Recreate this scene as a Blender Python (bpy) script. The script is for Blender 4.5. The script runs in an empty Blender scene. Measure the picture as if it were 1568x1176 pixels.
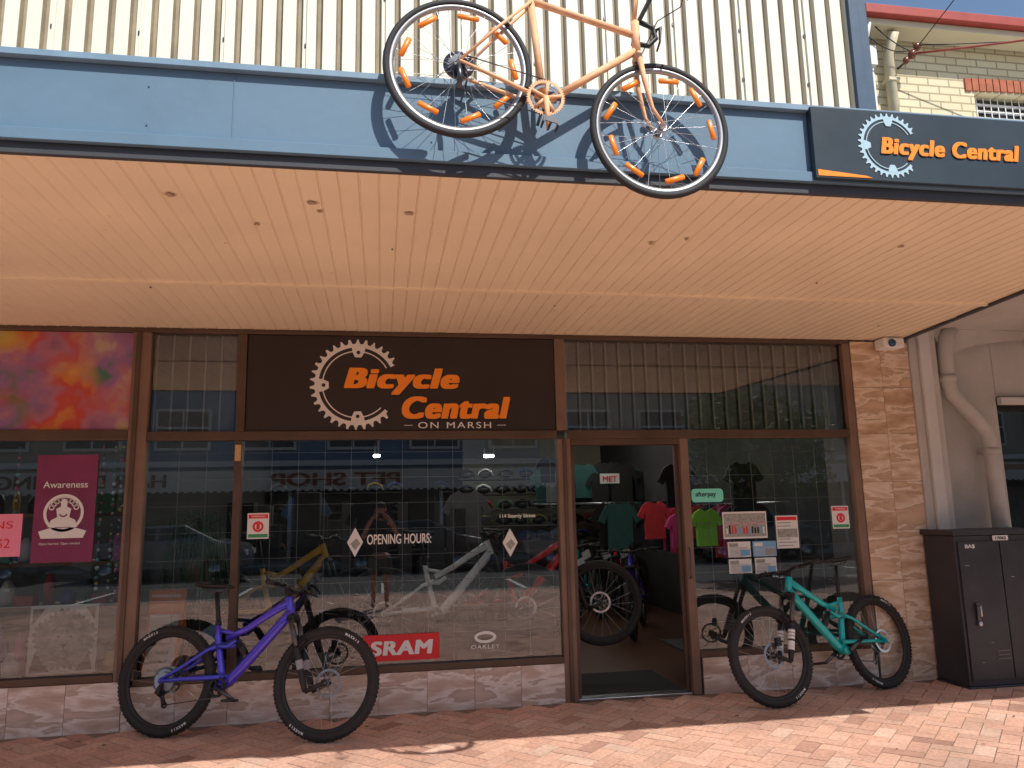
import bpy, math, random
from mathutils import Vector, Matrix
random.seed(7)
rad=math.radians
scene=bpy.context.scene
COL=scene.collection
# ------------------------------------------------------------------ materials
MC={}
def mat(name,col,rough=.6,metal=0,var=0,scale=6,bump=0,bscale=None,emit=0,coat=0,col2=None,spec=None,stretch=None):
    if name in MC:return MC[name]
    m=bpy.data.materials.new(name);m.use_nodes=True;nt=m.node_tree;b=nt.nodes["Principled BSDF"]
    c=(*col,1);b.inputs["Base Color"].default_value=c;b.inputs["Roughness"].default_value=rough;b.inputs["Metallic"].default_value=metal
    if spec is not None:b.inputs["Specular IOR Level"].default_value=spec
    if coat:b.inputs["Coat Weight"].default_value=coat
    if emit:
        b.inputs["Emission Color"].default_value=c;b.inputs["Emission Strength"].default_value=emit
    if var or bump or col2:
        tc=nt.nodes.new("ShaderNodeTexCoord");mp=nt.nodes.new("ShaderNodeMapping");nt.links.new(tc.outputs["Object"],mp.inputs[0])
        if stretch:mp.inputs["Scale"].default_value=stretch
    if var or col2:
        n=nt.nodes.new("ShaderNodeTexNoise");n.inputs["Scale"].default_value=scale;n.inputs["Detail"].default_value=6;n.inputs["Roughness"].default_value=.65
        nt.links.new(mp.outputs[0],n.inputs["Vector"])
        r=nt.nodes.new("ShaderNodeValToRGB");r.color_ramp.elements[0].position=.3;r.color_ramp.elements[1].position=.7
        if col2:
            r.color_ramp.elements[0].color=(*col2,1);r.color_ramp.elements[1].color=c
        else:
            r.color_ramp.elements[0].color=tuple(x*(1-var) for x in col)+(1,);r.color_ramp.elements[1].color=tuple(min(1,x*(1+var)) for x in col)+(1,)
        nt.links.new(n.outputs["Fac"],r.inputs[0]);nt.links.new(r.outputs[0],b.inputs["Base Color"])
        mr=nt.nodes.new("ShaderNodeMapRange");mr.inputs[3].default_value=max(0,rough-.1);mr.inputs[4].default_value=min(1,rough+.12)
        nt.links.new(n.outputs["Fac"],mr.inputs[0]);nt.links.new(mr.outputs[0],b.inputs["Roughness"])
    if bump:
        n2=nt.nodes.new("ShaderNodeTexNoise");n2.inputs["Scale"].default_value=bscale or 40;n2.inputs["Detail"].default_value=5
        nt.links.new(mp.outputs[0],n2.inputs["Vector"])
        bp=nt.nodes.new("ShaderNodeBump");bp.inputs["Strength"].default_value=bump;bp.inputs["Distance"].default_value=.01
        nt.links.new(n2.outputs["Fac"],bp.inputs["Height"]);nt.links.new(bp.outputs[0],b.inputs["Normal"])
    MC[name]=m;return m
def marble(name,a,b_,c_):
    m=bpy.data.materials.new(name);m.use_nodes=True;nt=m.node_tree;b=nt.nodes["Principled BSDF"];b.inputs["Roughness"].default_value=.22
    tc=nt.nodes.new("ShaderNodeTexCoord");at=nt.nodes.new("ShaderNodeAttribute");at.attribute_name="tile"
    add=nt.nodes.new("ShaderNodeVectorMath");add.operation='MULTIPLY_ADD';add.inputs[1].default_value=(7,7,7)
    nt.links.new(at.outputs["Color"],add.inputs[0]);nt.links.new(tc.outputs["Object"],add.inputs[2])
    mp=nt.nodes.new("ShaderNodeMapping");mp.inputs["Rotation"].default_value=(0,rad(48),0);mp.inputs["Scale"].default_value=(.8,1,3.0)
    nt.links.new(add.outputs[0],mp.inputs[0])
    n=nt.nodes.new("ShaderNodeTexNoise");n.inputs["Scale"].default_value=2.6;n.inputs["Detail"].default_value=6;n.inputs["Distortion"].default_value=.35;n.inputs["Roughness"].default_value=.55
    nt.links.new(mp.outputs[0],n.inputs["Vector"])
    r=nt.nodes.new("ShaderNodeValToRGB");e=r.color_ramp.elements
    e[0].position=.30;e[0].color=(*b_,1);e[1].position=.75;e[1].color=(*[x*1.12 for x in a],1)
    x=e.new(.44);x.color=(*a,1);x=e.new(.53);x.color=(*c_,1);x=e.new(.56);x.color=(*[x*.82 for x in a],1);x=e.new(.62);x.color=(*a,1)
    nt.links.new(n.outputs["Fac"],r.inputs[0]);nt.links.new(r.outputs[0],b.inputs["Base Color"])
    MC[name]=m;return m
def attrmat(name,attr,rough,bump=.3,var=.25,scale=30):
    m=bpy.data.materials.new(name);m.use_nodes=True;nt=m.node_tree;b=nt.nodes["Principled BSDF"];b.inputs["Roughness"].default_value=rough
    at=nt.nodes.new("ShaderNodeAttribute");at.attribute_name=attr
    tc=nt.nodes.new("ShaderNodeTexCoord");n=nt.nodes.new("ShaderNodeTexNoise");n.inputs["Scale"].default_value=scale;n.inputs["Detail"].default_value=6
    nt.links.new(tc.outputs["Object"],n.inputs["Vector"])
    n3=nt.nodes.new("ShaderNodeTexNoise");n3.inputs["Scale"].default_value=1.3;n3.inputs["Detail"].default_value=5
    nt.links.new(tc.outputs["Object"],n3.inputs["Vector"])
    ad=nt.nodes.new("ShaderNodeMath");ad.operation='MULTIPLY';nt.links.new(n.outputs["Fac"],ad.inputs[0]);nt.links.new(n3.outputs["Fac"],ad.inputs[1])
    mr=nt.nodes.new("ShaderNodeMapRange");mr.inputs[1].default_value=.12;mr.inputs[2].default_value=.4;mr.inputs[3].default_value=1-var;mr.inputs[4].default_value=1+var
    nt.links.new(ad.outputs[0],mr.inputs[0])
    mx=nt.nodes.new("ShaderNodeVectorMath");mx.operation='SCALE';nt.links.new(at.outputs["Color"],mx.inputs[0]);nt.links.new(mr.outputs[0],mx.inputs["Scale"])
    nt.links.new(mx.outputs[0],b.inputs["Base Color"])
    bp=nt.nodes.new("ShaderNodeBump");bp.inputs["Strength"].default_value=bump;bp.inputs["Distance"].default_value=.004
    nt.links.new(n.outputs["Fac"],bp.inputs["Height"]);nt.links.new(bp.outputs[0],b.inputs["Normal"])
    MC[name]=m;return m
def brickmat(name,c1,c2,mortar,scale,rough=.8,w=.5,h=.25):
    m=bpy.data.materials.new(name);m.use_nodes=True;nt=m.node_tree;b=nt.nodes["Principled BSDF"];b.inputs["Roughness"].default_value=rough
    tc=nt.nodes.new("ShaderNodeTexCoord");mp=nt.nodes.new("ShaderNodeMapping");mp.inputs["Rotation"].default_value=(rad(-90),0,0)
    nt.links.new(tc.outputs["Object"],mp.inputs[0])
    k=nt.nodes.new("ShaderNodeTexBrick");k.inputs["Scale"].default_value=scale;k.inputs["Color1"].default_value=(*c1,1);k.inputs["Color2"].default_value=(*c2,1);k.inputs["Mortar"].default_value=(*mortar,1)
    k.inputs["Mortar Size"].default_value=.026;k.inputs["Brick Width"].default_value=w;k.inputs["Row Height"].default_value=h
    nt.links.new(mp.outputs[0],k.inputs["Vector"]);nt.links.new(k.outputs["Color"],b.inputs["Base Color"])
    bp=nt.nodes.new("ShaderNodeBump");bp.inputs["Strength"].default_value=.9;bp.inputs["Distance"].default_value=-.02
    nt.links.new(k.outputs["Fac"],bp.inputs["Height"]);nt.links.new(bp.outputs[0],b.inputs["Normal"])
    MC[name]=m;return m
def glassmat(name,ior=1.9,tint=(.8,.84,.84)):
    m=bpy.data.materials.new(name);m.use_nodes=True;nt=m.node_tree;nt.nodes.remove(nt.nodes["Principled BSDF"]);out=nt.nodes["Material Output"]
    fr=nt.nodes.new("ShaderNodeFresnel");fr.inputs[0].default_value=ior
    tr=nt.nodes.new("ShaderNodeBsdfTransparent");tr.inputs[0].default_value=(*tint,1)
    gl=nt.nodes.new("ShaderNodeBsdfGlossy");gl.inputs["Roughness"].default_value=0.0;gl.inputs["Color"].default_value=(.95,.97,1,1)
    mx=nt.nodes.new("ShaderNodeMixShader");nt.links.new(fr.outputs[0],mx.inputs[0]);nt.links.new(tr.outputs[0],mx.inputs[1]);nt.links.new(gl.outputs[0],mx.inputs[2])
    nt.links.new(mx.outputs[0],out.inputs[0]);MC[name]=m;return m
# ------------------------------------------------------------------ mesh builder
def empty(name,loc=(0,0,0),rot=(0,0,0)):
    o=bpy.data.objects.new(name,None);o.location=loc;o.rotation_euler=rot;o.empty_display_size=.2;COL.objects.link(o);return o
class B:
    def __init__(s):s.v=[];s.f=[];s.m=[];s.sm=[];s.ml=[];s.T=Matrix.Identity(4);s.col=None;s.fc=[]
    def mi(s,m):
        if m not in s.ml:s.ml.append(m)
        return s.ml.index(m)
    def add(s,vs,fs,m,smooth=False):
        k=len(s.v);s.v+=[s.T@Vector(q) for q in vs];i=s.mi(m)
        for f in fs:s.f.append([a+k for a in f]);s.m.append(i);s.sm.append(smooth);s.fc.append(s.col)
    def box(s,a,b,m):
        x0,y0,z0=a;x1,y1,z1=b
        if x0>x1:x0,x1=x1,x0
        if y0>y1:y0,y1=y1,y0
        if z0>z1:z0,z1=z1,z0
        s.add([(x0,y0,z0),(x1,y0,z0),(x1,y1,z0),(x0,y1,z0),(x0,y0,z1),(x1,y0,z1),(x1,y1,z1),(x0,y1,z1)],
              [(0,3,2,1),(4,5,6,7),(0,1,5,4),(1,2,6,5),(2,3,7,6),(3,0,4,7)],m)
    def quad(s,pts,m):s.add(pts,[tuple(range(len(pts)))],m)
    def tube(s,pts,r,m,n=10,cap=True,ell=1):
        pts=[Vector(q) for q in pts];N=len(pts)
        if not isinstance(r,(list,tuple)):r=[r]*N
        t0=(pts[1]-pts[0]).normalized();up=Vector((0,1,0)) if abs(t0.y)<.9 else Vector((1,0,0))
        a=(up-t0*up.dot(t0)).normalized();vs=[];fs=[]
        for i,q in enumerate(pts):
            t=(pts[min(i+1,N-1)]-pts[max(i-1,0)]).normalized()
            a=(a-t*a.dot(t)).normalized();b=t.cross(a)
            for j in range(n):
                an=2*math.pi*j/n;vs.append(q+(a*math.cos(an)*ell+b*math.sin(an))*r[i])
        for i in range(N-1):
            for j in range(n):fs.append((i*n+j,i*n+(j+1)%n,(i+1)*n+(j+1)%n,(i+1)*n+j))
        if cap:fs.append(tuple(range(n))[::-1]);fs.append(tuple((N-1)*n+j for j in range(n)))
        s.add(vs,fs,m,True)
    def ring(s,c,R,prof,m,nR=56,smooth=True,closed=True):
        vs=[];fs=[];k=len(prof)
        for i in range(nR):
            an=2*math.pi*i/nR
            for (pr,py) in prof:vs.append((c[0]+(R+pr)*math.cos(an),c[1]+py,c[2]+(R+pr)*math.sin(an)))
        kk=k if closed else k-1
        for i in range(nR):
            for j in range(kk):
                fs.append((i*k+j,((i+1)%nR)*k+j,((i+1)%nR)*k+(j+1)%k,i*k+(j+1)%k))
        s.add(vs,fs,m,smooth)
    def extr(s,poly,y0,y1,m):
        n=len(poly);vs=[(x,y0,z) for x,z in poly]+[(x,y1,z) for x,z in poly]
        fs=[tuple(range(n)),tuple(range(n,2*n))[::-1]]+[(i,i+n,(i+1)%n+n,(i+1)%n) for i in range(n)]
        s.add(vs,fs,m)
    def arcstrip(s,c,rin,rout,a0,a1,y0,y1,m,n=120):
        vs=[];fs=[]
        for i in range(n+1):
            a=a0+(a1-a0)*i/n;ri=rin(a) if callable(rin) else rin;ro=rout(a) if callable(rout) else rout
            ca,sa=math.cos(a),math.sin(a)
            vs+=[(c[0]+ri*ca,y0,c[1]+ri*sa),(c[0]+ro*ca,y0,c[1]+ro*sa),(c[0]+ro*ca,y1,c[1]+ro*sa),(c[0]+ri*ca,y1,c[1]+ri*sa)]
        for i in range(n):
            for j in range(4):fs.append((i*4+j,i*4+(j+1)%4,(i+1)*4+(j+1)%4,(i+1)*4+j))
        fs+=[(3,2,1,0),(n*4,n*4+1,n*4+2,n*4+3)]
        s.add(vs,fs,m)
    def ball(s,c,r,m,n=12,k=8):
        if not isinstance(r,(list,tuple)):r=(r,r,r)
        vs=[];fs=[]
        for i in range(k+1):
            ph=math.pi*i/k
            for j in range(n):
                th=2*math.pi*j/n;vs.append((c[0]+r[0]*math.sin(ph)*math.cos(th),c[1]+r[1]*math.sin(ph)*math.sin(th),c[2]+r[2]*math.cos(ph)))
        for i in range(k):
            for j in range(n):fs.append((i*n+j,i*n+(j+1)%n,(i+1)*n+(j+1)%n,(i+1)*n+j))
        s.add(vs,fs,m,True)
    def obj(s,name,parent=None,M=None,bevel=0,recalc=True,attr=None):
        me=bpy.data.meshes.new(name);me.from_pydata([tuple(q) for q in s.v],[],s.f)
        for m in s.ml:me.materials.append(m)
        me.polygons.foreach_set("material_index",s.m);me.polygons.foreach_set("use_smooth",s.sm)
        if attr:
            ca=me.color_attributes.new(attr,'FLOAT_COLOR','CORNER')
            for p in me.polygons:
                c=s.fc[p.index] or (.5,.5,.5)
                for li in p.loop_indices:ca.data[li].color=(*c,1)
        if recalc:
            import bmesh
            bm=bmesh.new();bm.from_mesh(me);bmesh.ops.recalc_face_normals(bm,faces=bm.faces);bm.to_mesh(me);bm.free()
        me.update()
        o=bpy.data.objects.new(name,me);COL.objects.link(o)
        if parent:o.parent=parent
        if M is not None:o.matrix_local=M
        if bevel:
            md=o.modifiers.new("bevel",'BEVEL');md.width=bevel;md.segments=2;md.limit_method='ANGLE'
        return o
def text(name,body,x,y,z,m,parent,width=None,height=None,size=.1,shear=0,off=0,align='LEFT',rot=(rad(90),0,0),spacing=1,heavy=0):
    c=bpy.data.curves.new(name,'FONT');c.body=body;c.size=1;c.shear=shear;c.offset=off;c.extrude=0;c.align_x='LEFT';c.space_character=spacing
    c.materials.append(m);o=bpy.data.objects.new(name,c);COL.objects.link(o);bpy.context.view_layer.update()
    dg=bpy.context.evaluated_depsgraph_get();me=bpy.data.meshes.new_from_object(o.evaluated_get(dg));bpy.data.objects.remove(o)
    vs=[v.co.copy() for v in me.vertices];fs=[tuple(p.vertices) for p in me.polygons]
    if heavy:
        V=[];F=[];sh=[(-1,-.4),(-.6,.4),(-.2,-.4),(.2,.4),(.6,-.4),(1,.4),(-1,.4),(1,-.4),(-.2,.4),(.2,-.4),(-.6,-.4),(.6,.4),(0,0)]
        for i,(a,b) in enumerate(sh):
            k=len(V);V+=[Vector((q.x+a*heavy,q.y+b*heavy,.00015*i)) for q in vs];F+=[tuple(j+k for j in f) for f in fs]
        vs,fs=V,F
    x0=min(q.x for q in vs);x1=max(q.x for q in vs);y0=min(q.y for q in vs);y1=max(q.y for q in vs)
    sx=size;sy=size
    if width:sx=width/(x1-x0)
    sy=height/(y1-y0) if height else sx
    vs=[((q.x-x0)*sx,(q.y-y0)*sy,q.z) for q in vs]
    me=bpy.data.meshes.new(name);me.from_pydata(vs,[],fs);me.materials.append(m)
    o=bpy.data.objects.new(name,me);COL.objects.link(o);o.location=(x,y,z);o.rotation_euler=rot
    if parent:o.parent=parent
    return o
# ------------------------------------------------------------------ common materials
frameM=mat("bronze_aluminium",(.10,.062,.042),.42,.2,var=.2,scale=3)
frameL=mat("brown_paint_trim",(.20,.125,.088),.5,0,var=.2,scale=3)
glass=glassmat("shop_window_glass",2.12,(.86,.89,.89))
black=mat("black_plastic",(.012,.012,.013),.5)
rubber=mat("tyre_rubber",(.022,.021,.021),.75,var=.3,scale=20)
steel=mat("steel",(.55,.56,.58),.28,1)
darkst=mat("dark_steel",(.12,.12,.13),.35,.9)
white=mat("white_print",(.80,.80,.78),.5)
orange=mat("orange_print",(.98,.29,.018),.45)
signbrown=mat("sign_dark_brown",(.028,.018,.016),.42,var=.15,scale=2)
# ------------------------------------------------------------------ ground
g=B();gm=mat("asphalt_ground",(.06,.059,.057),.9,var=.3,scale=8,bump=.4,bscale=120)
g.quad([(-300,-300,-.14),(300,-300,-.14),(300,300,-.14),(-300,300,-.14)],gm);ground=g.obj("ground")
pv=B();grout=mat("paving_sand_joint",(.24,.165,.125),.95,var=.3,scale=30)
pv.box((-60,-9,-.13),(60,.3,0),grout);pavement=pv.obj("pavement")
kb=B();conc=mat("concrete_kerb",(.36,.35,.33),.85,var=.2,scale=9,bump=.3)
for i in range(-40,40):kb.box((i*1.2,-9.16,-.135),(i*1.2+1.19,-9.003,.004),conc)
kb.obj("kerb",bevel=.012)
mk=B();wl=mat("road_marking_paint",(.7,.7,.68),.7,var=.15,scale=15)
for i in range(-12,14):mk.box((i*3.,-13.,-.139),(i*3.+.1,-9.4,-.136),wl)
for i in range(-20,20):mk.box((i*4.,-15.6,-.139),(i*4.+1.8,-15.5,-.136),wl)
mk.obj("road_markings")
pb=B();pavM=attrmat("clay_pavers","paver",.82,bump=.6,var=.26,scale=45)
W=.112;th=rad(45);ct,st=math.cos(th),math.sin(th)
def paver(px,py,w,h):
    gp=.0034
    cx,cy=px+w/2,py+h/2;X=cx*ct-cy*st;Y=cx*st+cy*ct
    if not(-7<X<9 and -8.8<Y<.02):return
    k=random.uniform(.86,1.10);hue=random.random()
    c=(.585*k,(.335+.03*hue)*k,(.245+.03*hue)*k)
    if random.random()<.08:c=(.61*k,.41*k,.32*k)
    if random.random()<.06:c=(.42*k,.235*k,.175*k)
    pb.col=c;z=.004+random.uniform(0,.0018);tx=random.uniform(-.0008,.0008)
    q=[]
    for a,b in((px+gp,py+gp),(px+w-gp,py+gp),(px+w-gp,py+h-gp),(px+gp,py+h-gp)):q.append((a*ct-b*st,a*st+b*ct,z+tx*(1 if a>cx else -1)))
    q2=[(x_,y_,.0005) for x_,y_,_ in q]
    if any(p_[1]>.0 for p_ in q):return
    pb.add(q+q2,[(0,1,2,3),(0,4,5,1),(1,5,6,2),(2,6,7,3),(3,7,4,0)],pavM)
for i in range(-85,85):
    for j in range(-85,85):
        k=(i-j)%4
        if k==0:paver(i*W,j*W,2*W,W)
        elif k==3:paver(i*W,j*W,W,2*W)
pb.obj("brick_pavers",parent=pavement,recalc=False,attr="paver")
lf=B();lfc=[mat("dry_leaf",(.20,.11,.04),.8),mat("dry_leaf_dark",(.09,.055,.03),.8)]
for k in range(90):
    x_=random.uniform(-3,6);y_=-.06-abs(random.gauss(0,.18)) if k<60 else random.uniform(-2.5,-.2);a=random.uniform(0,6.28);s_=random.uniform(.006,.020)
    if 1.5<x_<2.4 and y_>-.1:continue
    u=Vector((math.cos(a),math.sin(a),0))*s_;w_=Vector((-math.sin(a),math.cos(a),.3))*s_*.5;p=Vector((x_,y_,.012))
    lf.add([p-u,p+w_,p+u,p-w_],[(0,1,2,3)],random.choice(lfc))
lf.obj("fallen_leaves",recalc=False)
# ------------------------------------------------------------------ shop building
shop=empty("bicycle_shop_building")
marbM=marble("marble_tile",(.60,.46,.38),(.45,.32,.25),(.82,.74,.68))
marbC=marble("marble_tile_column",(.62,.44,.295),(.43,.275,.175),(.80,.67,.54))
groutT=mat("tile_grout",(.25,.21,.18),.9)
def tiles(name,x0,x1,z0,z1,y,tw,thh,m,yb=.25):
    b=B();b.box((x0,y+.008,z0),(x1,yb,z1-.002),groutT)
    nx=max(1,round((x1-x0)/tw));nz=max(1,round((z1-z0)/thh));dx=(x1-x0)/nx;dz=(z1-z0)/nz
    for i in range(nx):
        for j in range(nz):
            b.col=(random.random(),random.random(),random.random())
            b.box((x0+i*dx+.0015,y+random.uniform(-.0006,.0006),z0+j*dz+.0015),(x0+(i+1)*dx-.0015,y+.012,z0+(j+1)*dz-.0015),m)
    return b.obj(name,shop,attr="tile")
tiles("stall_riser_left",-8,-1.80,0,.335,-.03,.36,.335,marbM)
tiles("stall_riser_centre",-1.797,1.415,0,.295,-.03,.36,.295,marbM)
tiles("stall_riser_right",2.53,4.06,0,.28,-.03,.36,.28,marbM)
tiles("marble_column",4.075,4.64,0,2.885,-.04,.2825,.41,marbC,yb=.5)
f=B()
def fr(x0,x1,z0,z1,y0=-.035,y1=.07,m=frameM):f.box((x0,y0,z0),(x1,y1,z1),m)
fr(-8,4.07,2.865,2.897)
fr(-1.86,-1.73,.338,2.864,m=frameL);fr(-1.835,-1.80,.34,2.86,-.05,-.036)
fr(-8,-1.862,2.045,2.12);fr(-1.728,1.395,2.04,2.105);fr(1.482,4.0,2.035,2.105)
fr(-8,-1.862,.337,.385);fr(-1.728,1.398,.297,.345);fr(2.512,3.998,.282,.33)
fr(-1.10,-1.045,.346,2.039);fr(-1.10,-1.035,2.106,2.864)
fr(1.40,1.505,.003,2.034,m=frameL);fr(1.396,1.48,2.106,2.864,m=frameL)
fr(1.44,1.47,.01,2.03,-.05,-.036)
fr(2.44,2.51,.003,2.034,m=frameL);fr(4.0,4.07,.282,2.864,m=frameL)
fr(-5.0,-4.93,.386,2.044)
fr(1.506,2.439,1.985,2.034)
f.obj("window_frames",shop,bevel=.004)
gl=B()
def pane(x0,x1,z0,z1,y=.012):gl.quad([(x0,y,z0),(x1,y,z0),(x1,y,z1),(x0,y,z1)],glass)
pane(-8,-1.86,.38,2.05);pane(-1.73,-1.10,.34,2.045);pane(-1.045,1.40,.34,2.045);pane(-1.73,-1.10,2.10,2.87);pane(2.51,4.0,.32,2.04);pane(1.48,4.0,2.10,2.87)
gl.obj("window_glass",shop,recalc=False)
# interior shell
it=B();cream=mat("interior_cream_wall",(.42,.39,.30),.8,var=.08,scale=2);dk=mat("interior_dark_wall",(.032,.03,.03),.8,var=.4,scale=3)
flr=mat("interior_timber_floor",(.11,.05,.032),.35,var=.4,scale=5,stretch=(1,8,1));ceil=mat("interior_ceiling",(.14,.14,.13),.9)
it.box((-1.79,.07,0),(4.3,8,.012),flr);it.box((-1.79,.1,2.88),(4.3,8,2.93),ceil)
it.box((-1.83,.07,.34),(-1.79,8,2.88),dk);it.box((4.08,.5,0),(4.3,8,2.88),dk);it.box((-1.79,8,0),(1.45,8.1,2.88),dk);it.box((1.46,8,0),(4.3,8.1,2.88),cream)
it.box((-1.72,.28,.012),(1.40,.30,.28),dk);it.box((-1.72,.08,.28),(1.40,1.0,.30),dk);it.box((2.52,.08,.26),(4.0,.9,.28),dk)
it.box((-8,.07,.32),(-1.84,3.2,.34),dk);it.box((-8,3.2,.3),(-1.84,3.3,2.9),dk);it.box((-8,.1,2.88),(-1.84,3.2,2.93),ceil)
tb=mat("transom_backing",(.10,.13,.14),.7,var=.3,scale=3)
it.box((1.482,.35,2.1),(4.0,.37,2.87),tb);it.box((-1.72,.35,2.1),(-1.11,.37,2.87),tb)
it.obj("interior_shell",shop)
vb=B();vbm=mat("vertical_blind",(.82,.82,.76),.8,var=.1,scale=4);vbd=mat("reflection_stripe_grey",(.36,.40,.41),.8,var=.25,scale=3)  # added strips; pale and grey tones imitate the soffit reflection in the transoms
for xa,xb in((1.50,3.99),(-1.71,-1.12)):
    x=xa
    while x<xb-.1:
        w=.105;vb.quad([(x,.07,2.11),(x+w,.085,2.11),(x+w,.085,2.86),(x,.07,2.86)],vbd);vb.box((x-.004,.050,2.11),(x+.010,.060,2.86),vbm);x+=.118
vb.obj("reflection_stripes",shop,recalc=False)
gr=B();grm=mat("grille_wire",(.34,.30,.28),.5,.4)
def grille(x0,x1,z0,z1,y,dx=.2,dz=.2):
    n=int((x1-x0)/dx)
    for i in range(1,n+1):gr.box((x0+i*dx-.0018,y-.0018,z0),(x0+i*dx+.0018,y+.0018,z1),grm)
    n=int((z1-z0)/dz)
    for i in range(1,n+1):gr.box((x0,y+.002,z0+i*dz-.0018),(x1,y+.0055,z0+i*dz+.0018),grm)
grille(-1.72,-1.1,.35,2.04,.09);grille(-1.04,1.4,.35,2.04,.09);grille(2.52,4.0,.33,2.03,.09)
gr.obj("security_grille",shop)
dr=B();dr.box((1.51,-.02,.004),(2.435,.1,.02),steel);dr.box((1.53,.10,.014),(2.42,.9,.022),mat("door_mat",(.03,.028,.027),.95,bump=.8,bscale=300))
dr.box((1.515,.02,.021),(1.545,.05,1.984),frameM);dr.box((2.405,.02,.021),(2.435,.05,1.984),frameM)
dr.tube([(2.46,-.05,.9),(2.46,-.075,.92),(2.46,-.075,1.12),(2.46,-.05,1.14)],.008,darkst,8)
dr.obj("doorway_trim",shop,bevel=.003)
# upper wall
uw=B();clad=mat("cream_cladding",(.80,.75,.61),.5,var=.06,scale=1.2,bump=.05);cladShade=mat("cladding_channel_shade",(.33,.27,.185),.7,var=.25,scale=3)  # channel tone darkened to paint in the shade between ribs
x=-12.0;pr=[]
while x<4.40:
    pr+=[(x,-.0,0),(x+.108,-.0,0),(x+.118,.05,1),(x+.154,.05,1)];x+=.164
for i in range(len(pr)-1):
    a,b=pr[i],pr[i+1];m=cladShade if (i%4) in(1,2) else clad
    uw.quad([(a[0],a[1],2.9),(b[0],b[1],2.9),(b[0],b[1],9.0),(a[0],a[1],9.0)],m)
uw.box((-12,.06,2.95),(4.40,.3,9.0),clad)
for k in range(-16,8):
    xx=.056+.656*k-.04
    if xx<4.3:
        uw.box((xx-.010,-.022,4.2),(xx+.010,-.001,9.0),clad)
        for zz in(5.35,5.85):uw.box((xx-.028,-.010,zz),(xx-.012,-.001,zz+.03),darkst)
uw.obj("corrugated_wall_cladding",shop,recalc=False)
pp=B();bluep=mat("blue_fascia_paint",(.115,.205,.295),.6,var=.10,scale=2.2,bump=.12,bscale=14);blued=mat("blue_post_paint",(.045,.085,.14),.5,var=.15)
pp.box((4.402,-.05,2.95),(4.50,.3,9),blued);pp.box((4.502,-.03,2.95),(4.60,.3,9),blued)
pp.obj("corner_flashing",shop,bevel=.004)
# ------------------------------------------------------------------ canopy
cn=B();soff=mat("soffit_paint",(.87,.745,.54),.5,var=.05,scale=1.4,bump=.08,bscale=10)
darkE=mat("canopy_edge_dark",(.045,.05,.06),.6,var=.2)
def edge(y):return 4.56+ (y+.16)*.11     # skewed right end
x=-9.0;y0=-2.985;y1=-.02;bw=.088
while x<edge(y1)+.01:
    for (ya,yb,dz) in((y0,-1.255,0),(-1.225,y1,.0)):
        jz=random.uniform(-.0012,.0012)
        xs=[x,x+.005,x+.012,x+bw-.004,x+bw];zs=[2.907,2.897,2.902+jz,2.902+jz,2.907]
        for i in range(4):
            xa,xb=xs[i],xs[i+1]
            q=[(min(xa,edge(ya)),ya,zs[i]),(min(xb,edge(ya)),ya,zs[i+1]),(min(xb,edge(yb)),yb,zs[i+1]),(min(xa,edge(yb)),yb,zs[i])]
            if q[1][0]-q[0][0]>.0005 or q[2][0]-q[3][0]>.0005:cn.quad(q,soff)
    x+=bw
cn.box((-9,-1.256,2.889),(edge(-1.24),-1.224,2.915),soff)
cn.box((-9,-.035,2.899),(edge(0)-.03,-.004,2.93),frameL)
for k in range(30):
    xx,yy=random.uniform(-2.9,4.1),random.uniform(-2.9,-.4);r_=random.uniform(.004,.008)
    cn.tube([(xx,yy,2.8945),(xx,yy,2.905)],r_,darkE if k%5==0 else soff,7)
# flaked paint patches near the front edge
flk=mat("flaked_paint",(.42,.30,.20),.8,var=.3,scale=30)
for (xx,yy) in((-1.72,-2.75),(-.95,-2.62),(-.33,-2.60),(-.30,-2.50),(.12,-2.52),(1.45,-2.25),(1.62,-2.33),(2.9,-2.35),(-.62,-2.3)):
    n=9;rr=random.uniform(.012,.028);P=[(xx+rr*random.uniform(.5,1.3)*math.cos(6.283*k/n),yy+rr*random.uniform(.5,1.2)*math.sin(6.283*k/n),2.8938) for k in range(n)]
    cn.add(P,[tuple(range(n))],flk)
cn.obj("soffit_boards",shop,recalc=False)
cf=B()
cf.box((-9,-3.0,2.985),(4.2,-2.97,3.285),bluep)
cf.box((-9,-3.03,3.287),(4.2,-2.9,3.315),mat("blue_cap_paint",(.18,.29,.39),.5,var=.12))
cf.box((-9,-3.022,2.935),(4.2,-2.975,2.983),bluep)
cf.box((-9,-2.998,2.885),(4.2,-2.972,2.933),darkE)
for xx in(-4.2,-.62,):cf.box((xx,-3.004,2.987),(xx+.004,-3.0005,3.285),bluep)
for xx in(-1.95,-.95,.2):
    for zz in (3.03,3.2):cf.tube([(xx,-3.0,zz),(xx,-3.004,zz)],.004,blued,6)
cf.obj("canopy_fascia",shop,bevel=.003)
cr=B();cr.quad([(-9,-2.97,3.28),(4.2,-2.97,3.28),(4.55,-.02,3.28),(-9,-.02,3.28)],mat("canopy_roof_metal",(.4,.41,.42),.5,var=.2))
cr.quad([(edge(-2.985),-2.985,2.91),(edge(-.02),-.02,2.91),(edge(-.02),-.02,3.27),(edge(-2.985),-2.985,3.27)],bluep)
for i in range(12):
    ya=-2.98+i*.247;cr.add([(edge(ya)-.03,ya,2.885),(edge(ya)+.012,ya,2.885),(edge(ya+.247)+.012,ya+.247,2.885),(edge(ya+.247)-.03,ya+.247,2.885),(edge(ya)-.03,ya,2.908),(edge(ya)+.012,ya,2.908),(edge(ya+.247)+.012,ya+.247,2.908),(edge(ya+.247)-.03,ya+.247,2.908)],[(0,1,2,3),(0,1,5,4),(1,2,6,5),(2,3,7,6),(3,0,4,7)],darkE)
cr.obj("canopy_roof",shop,recalc=False)
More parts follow.
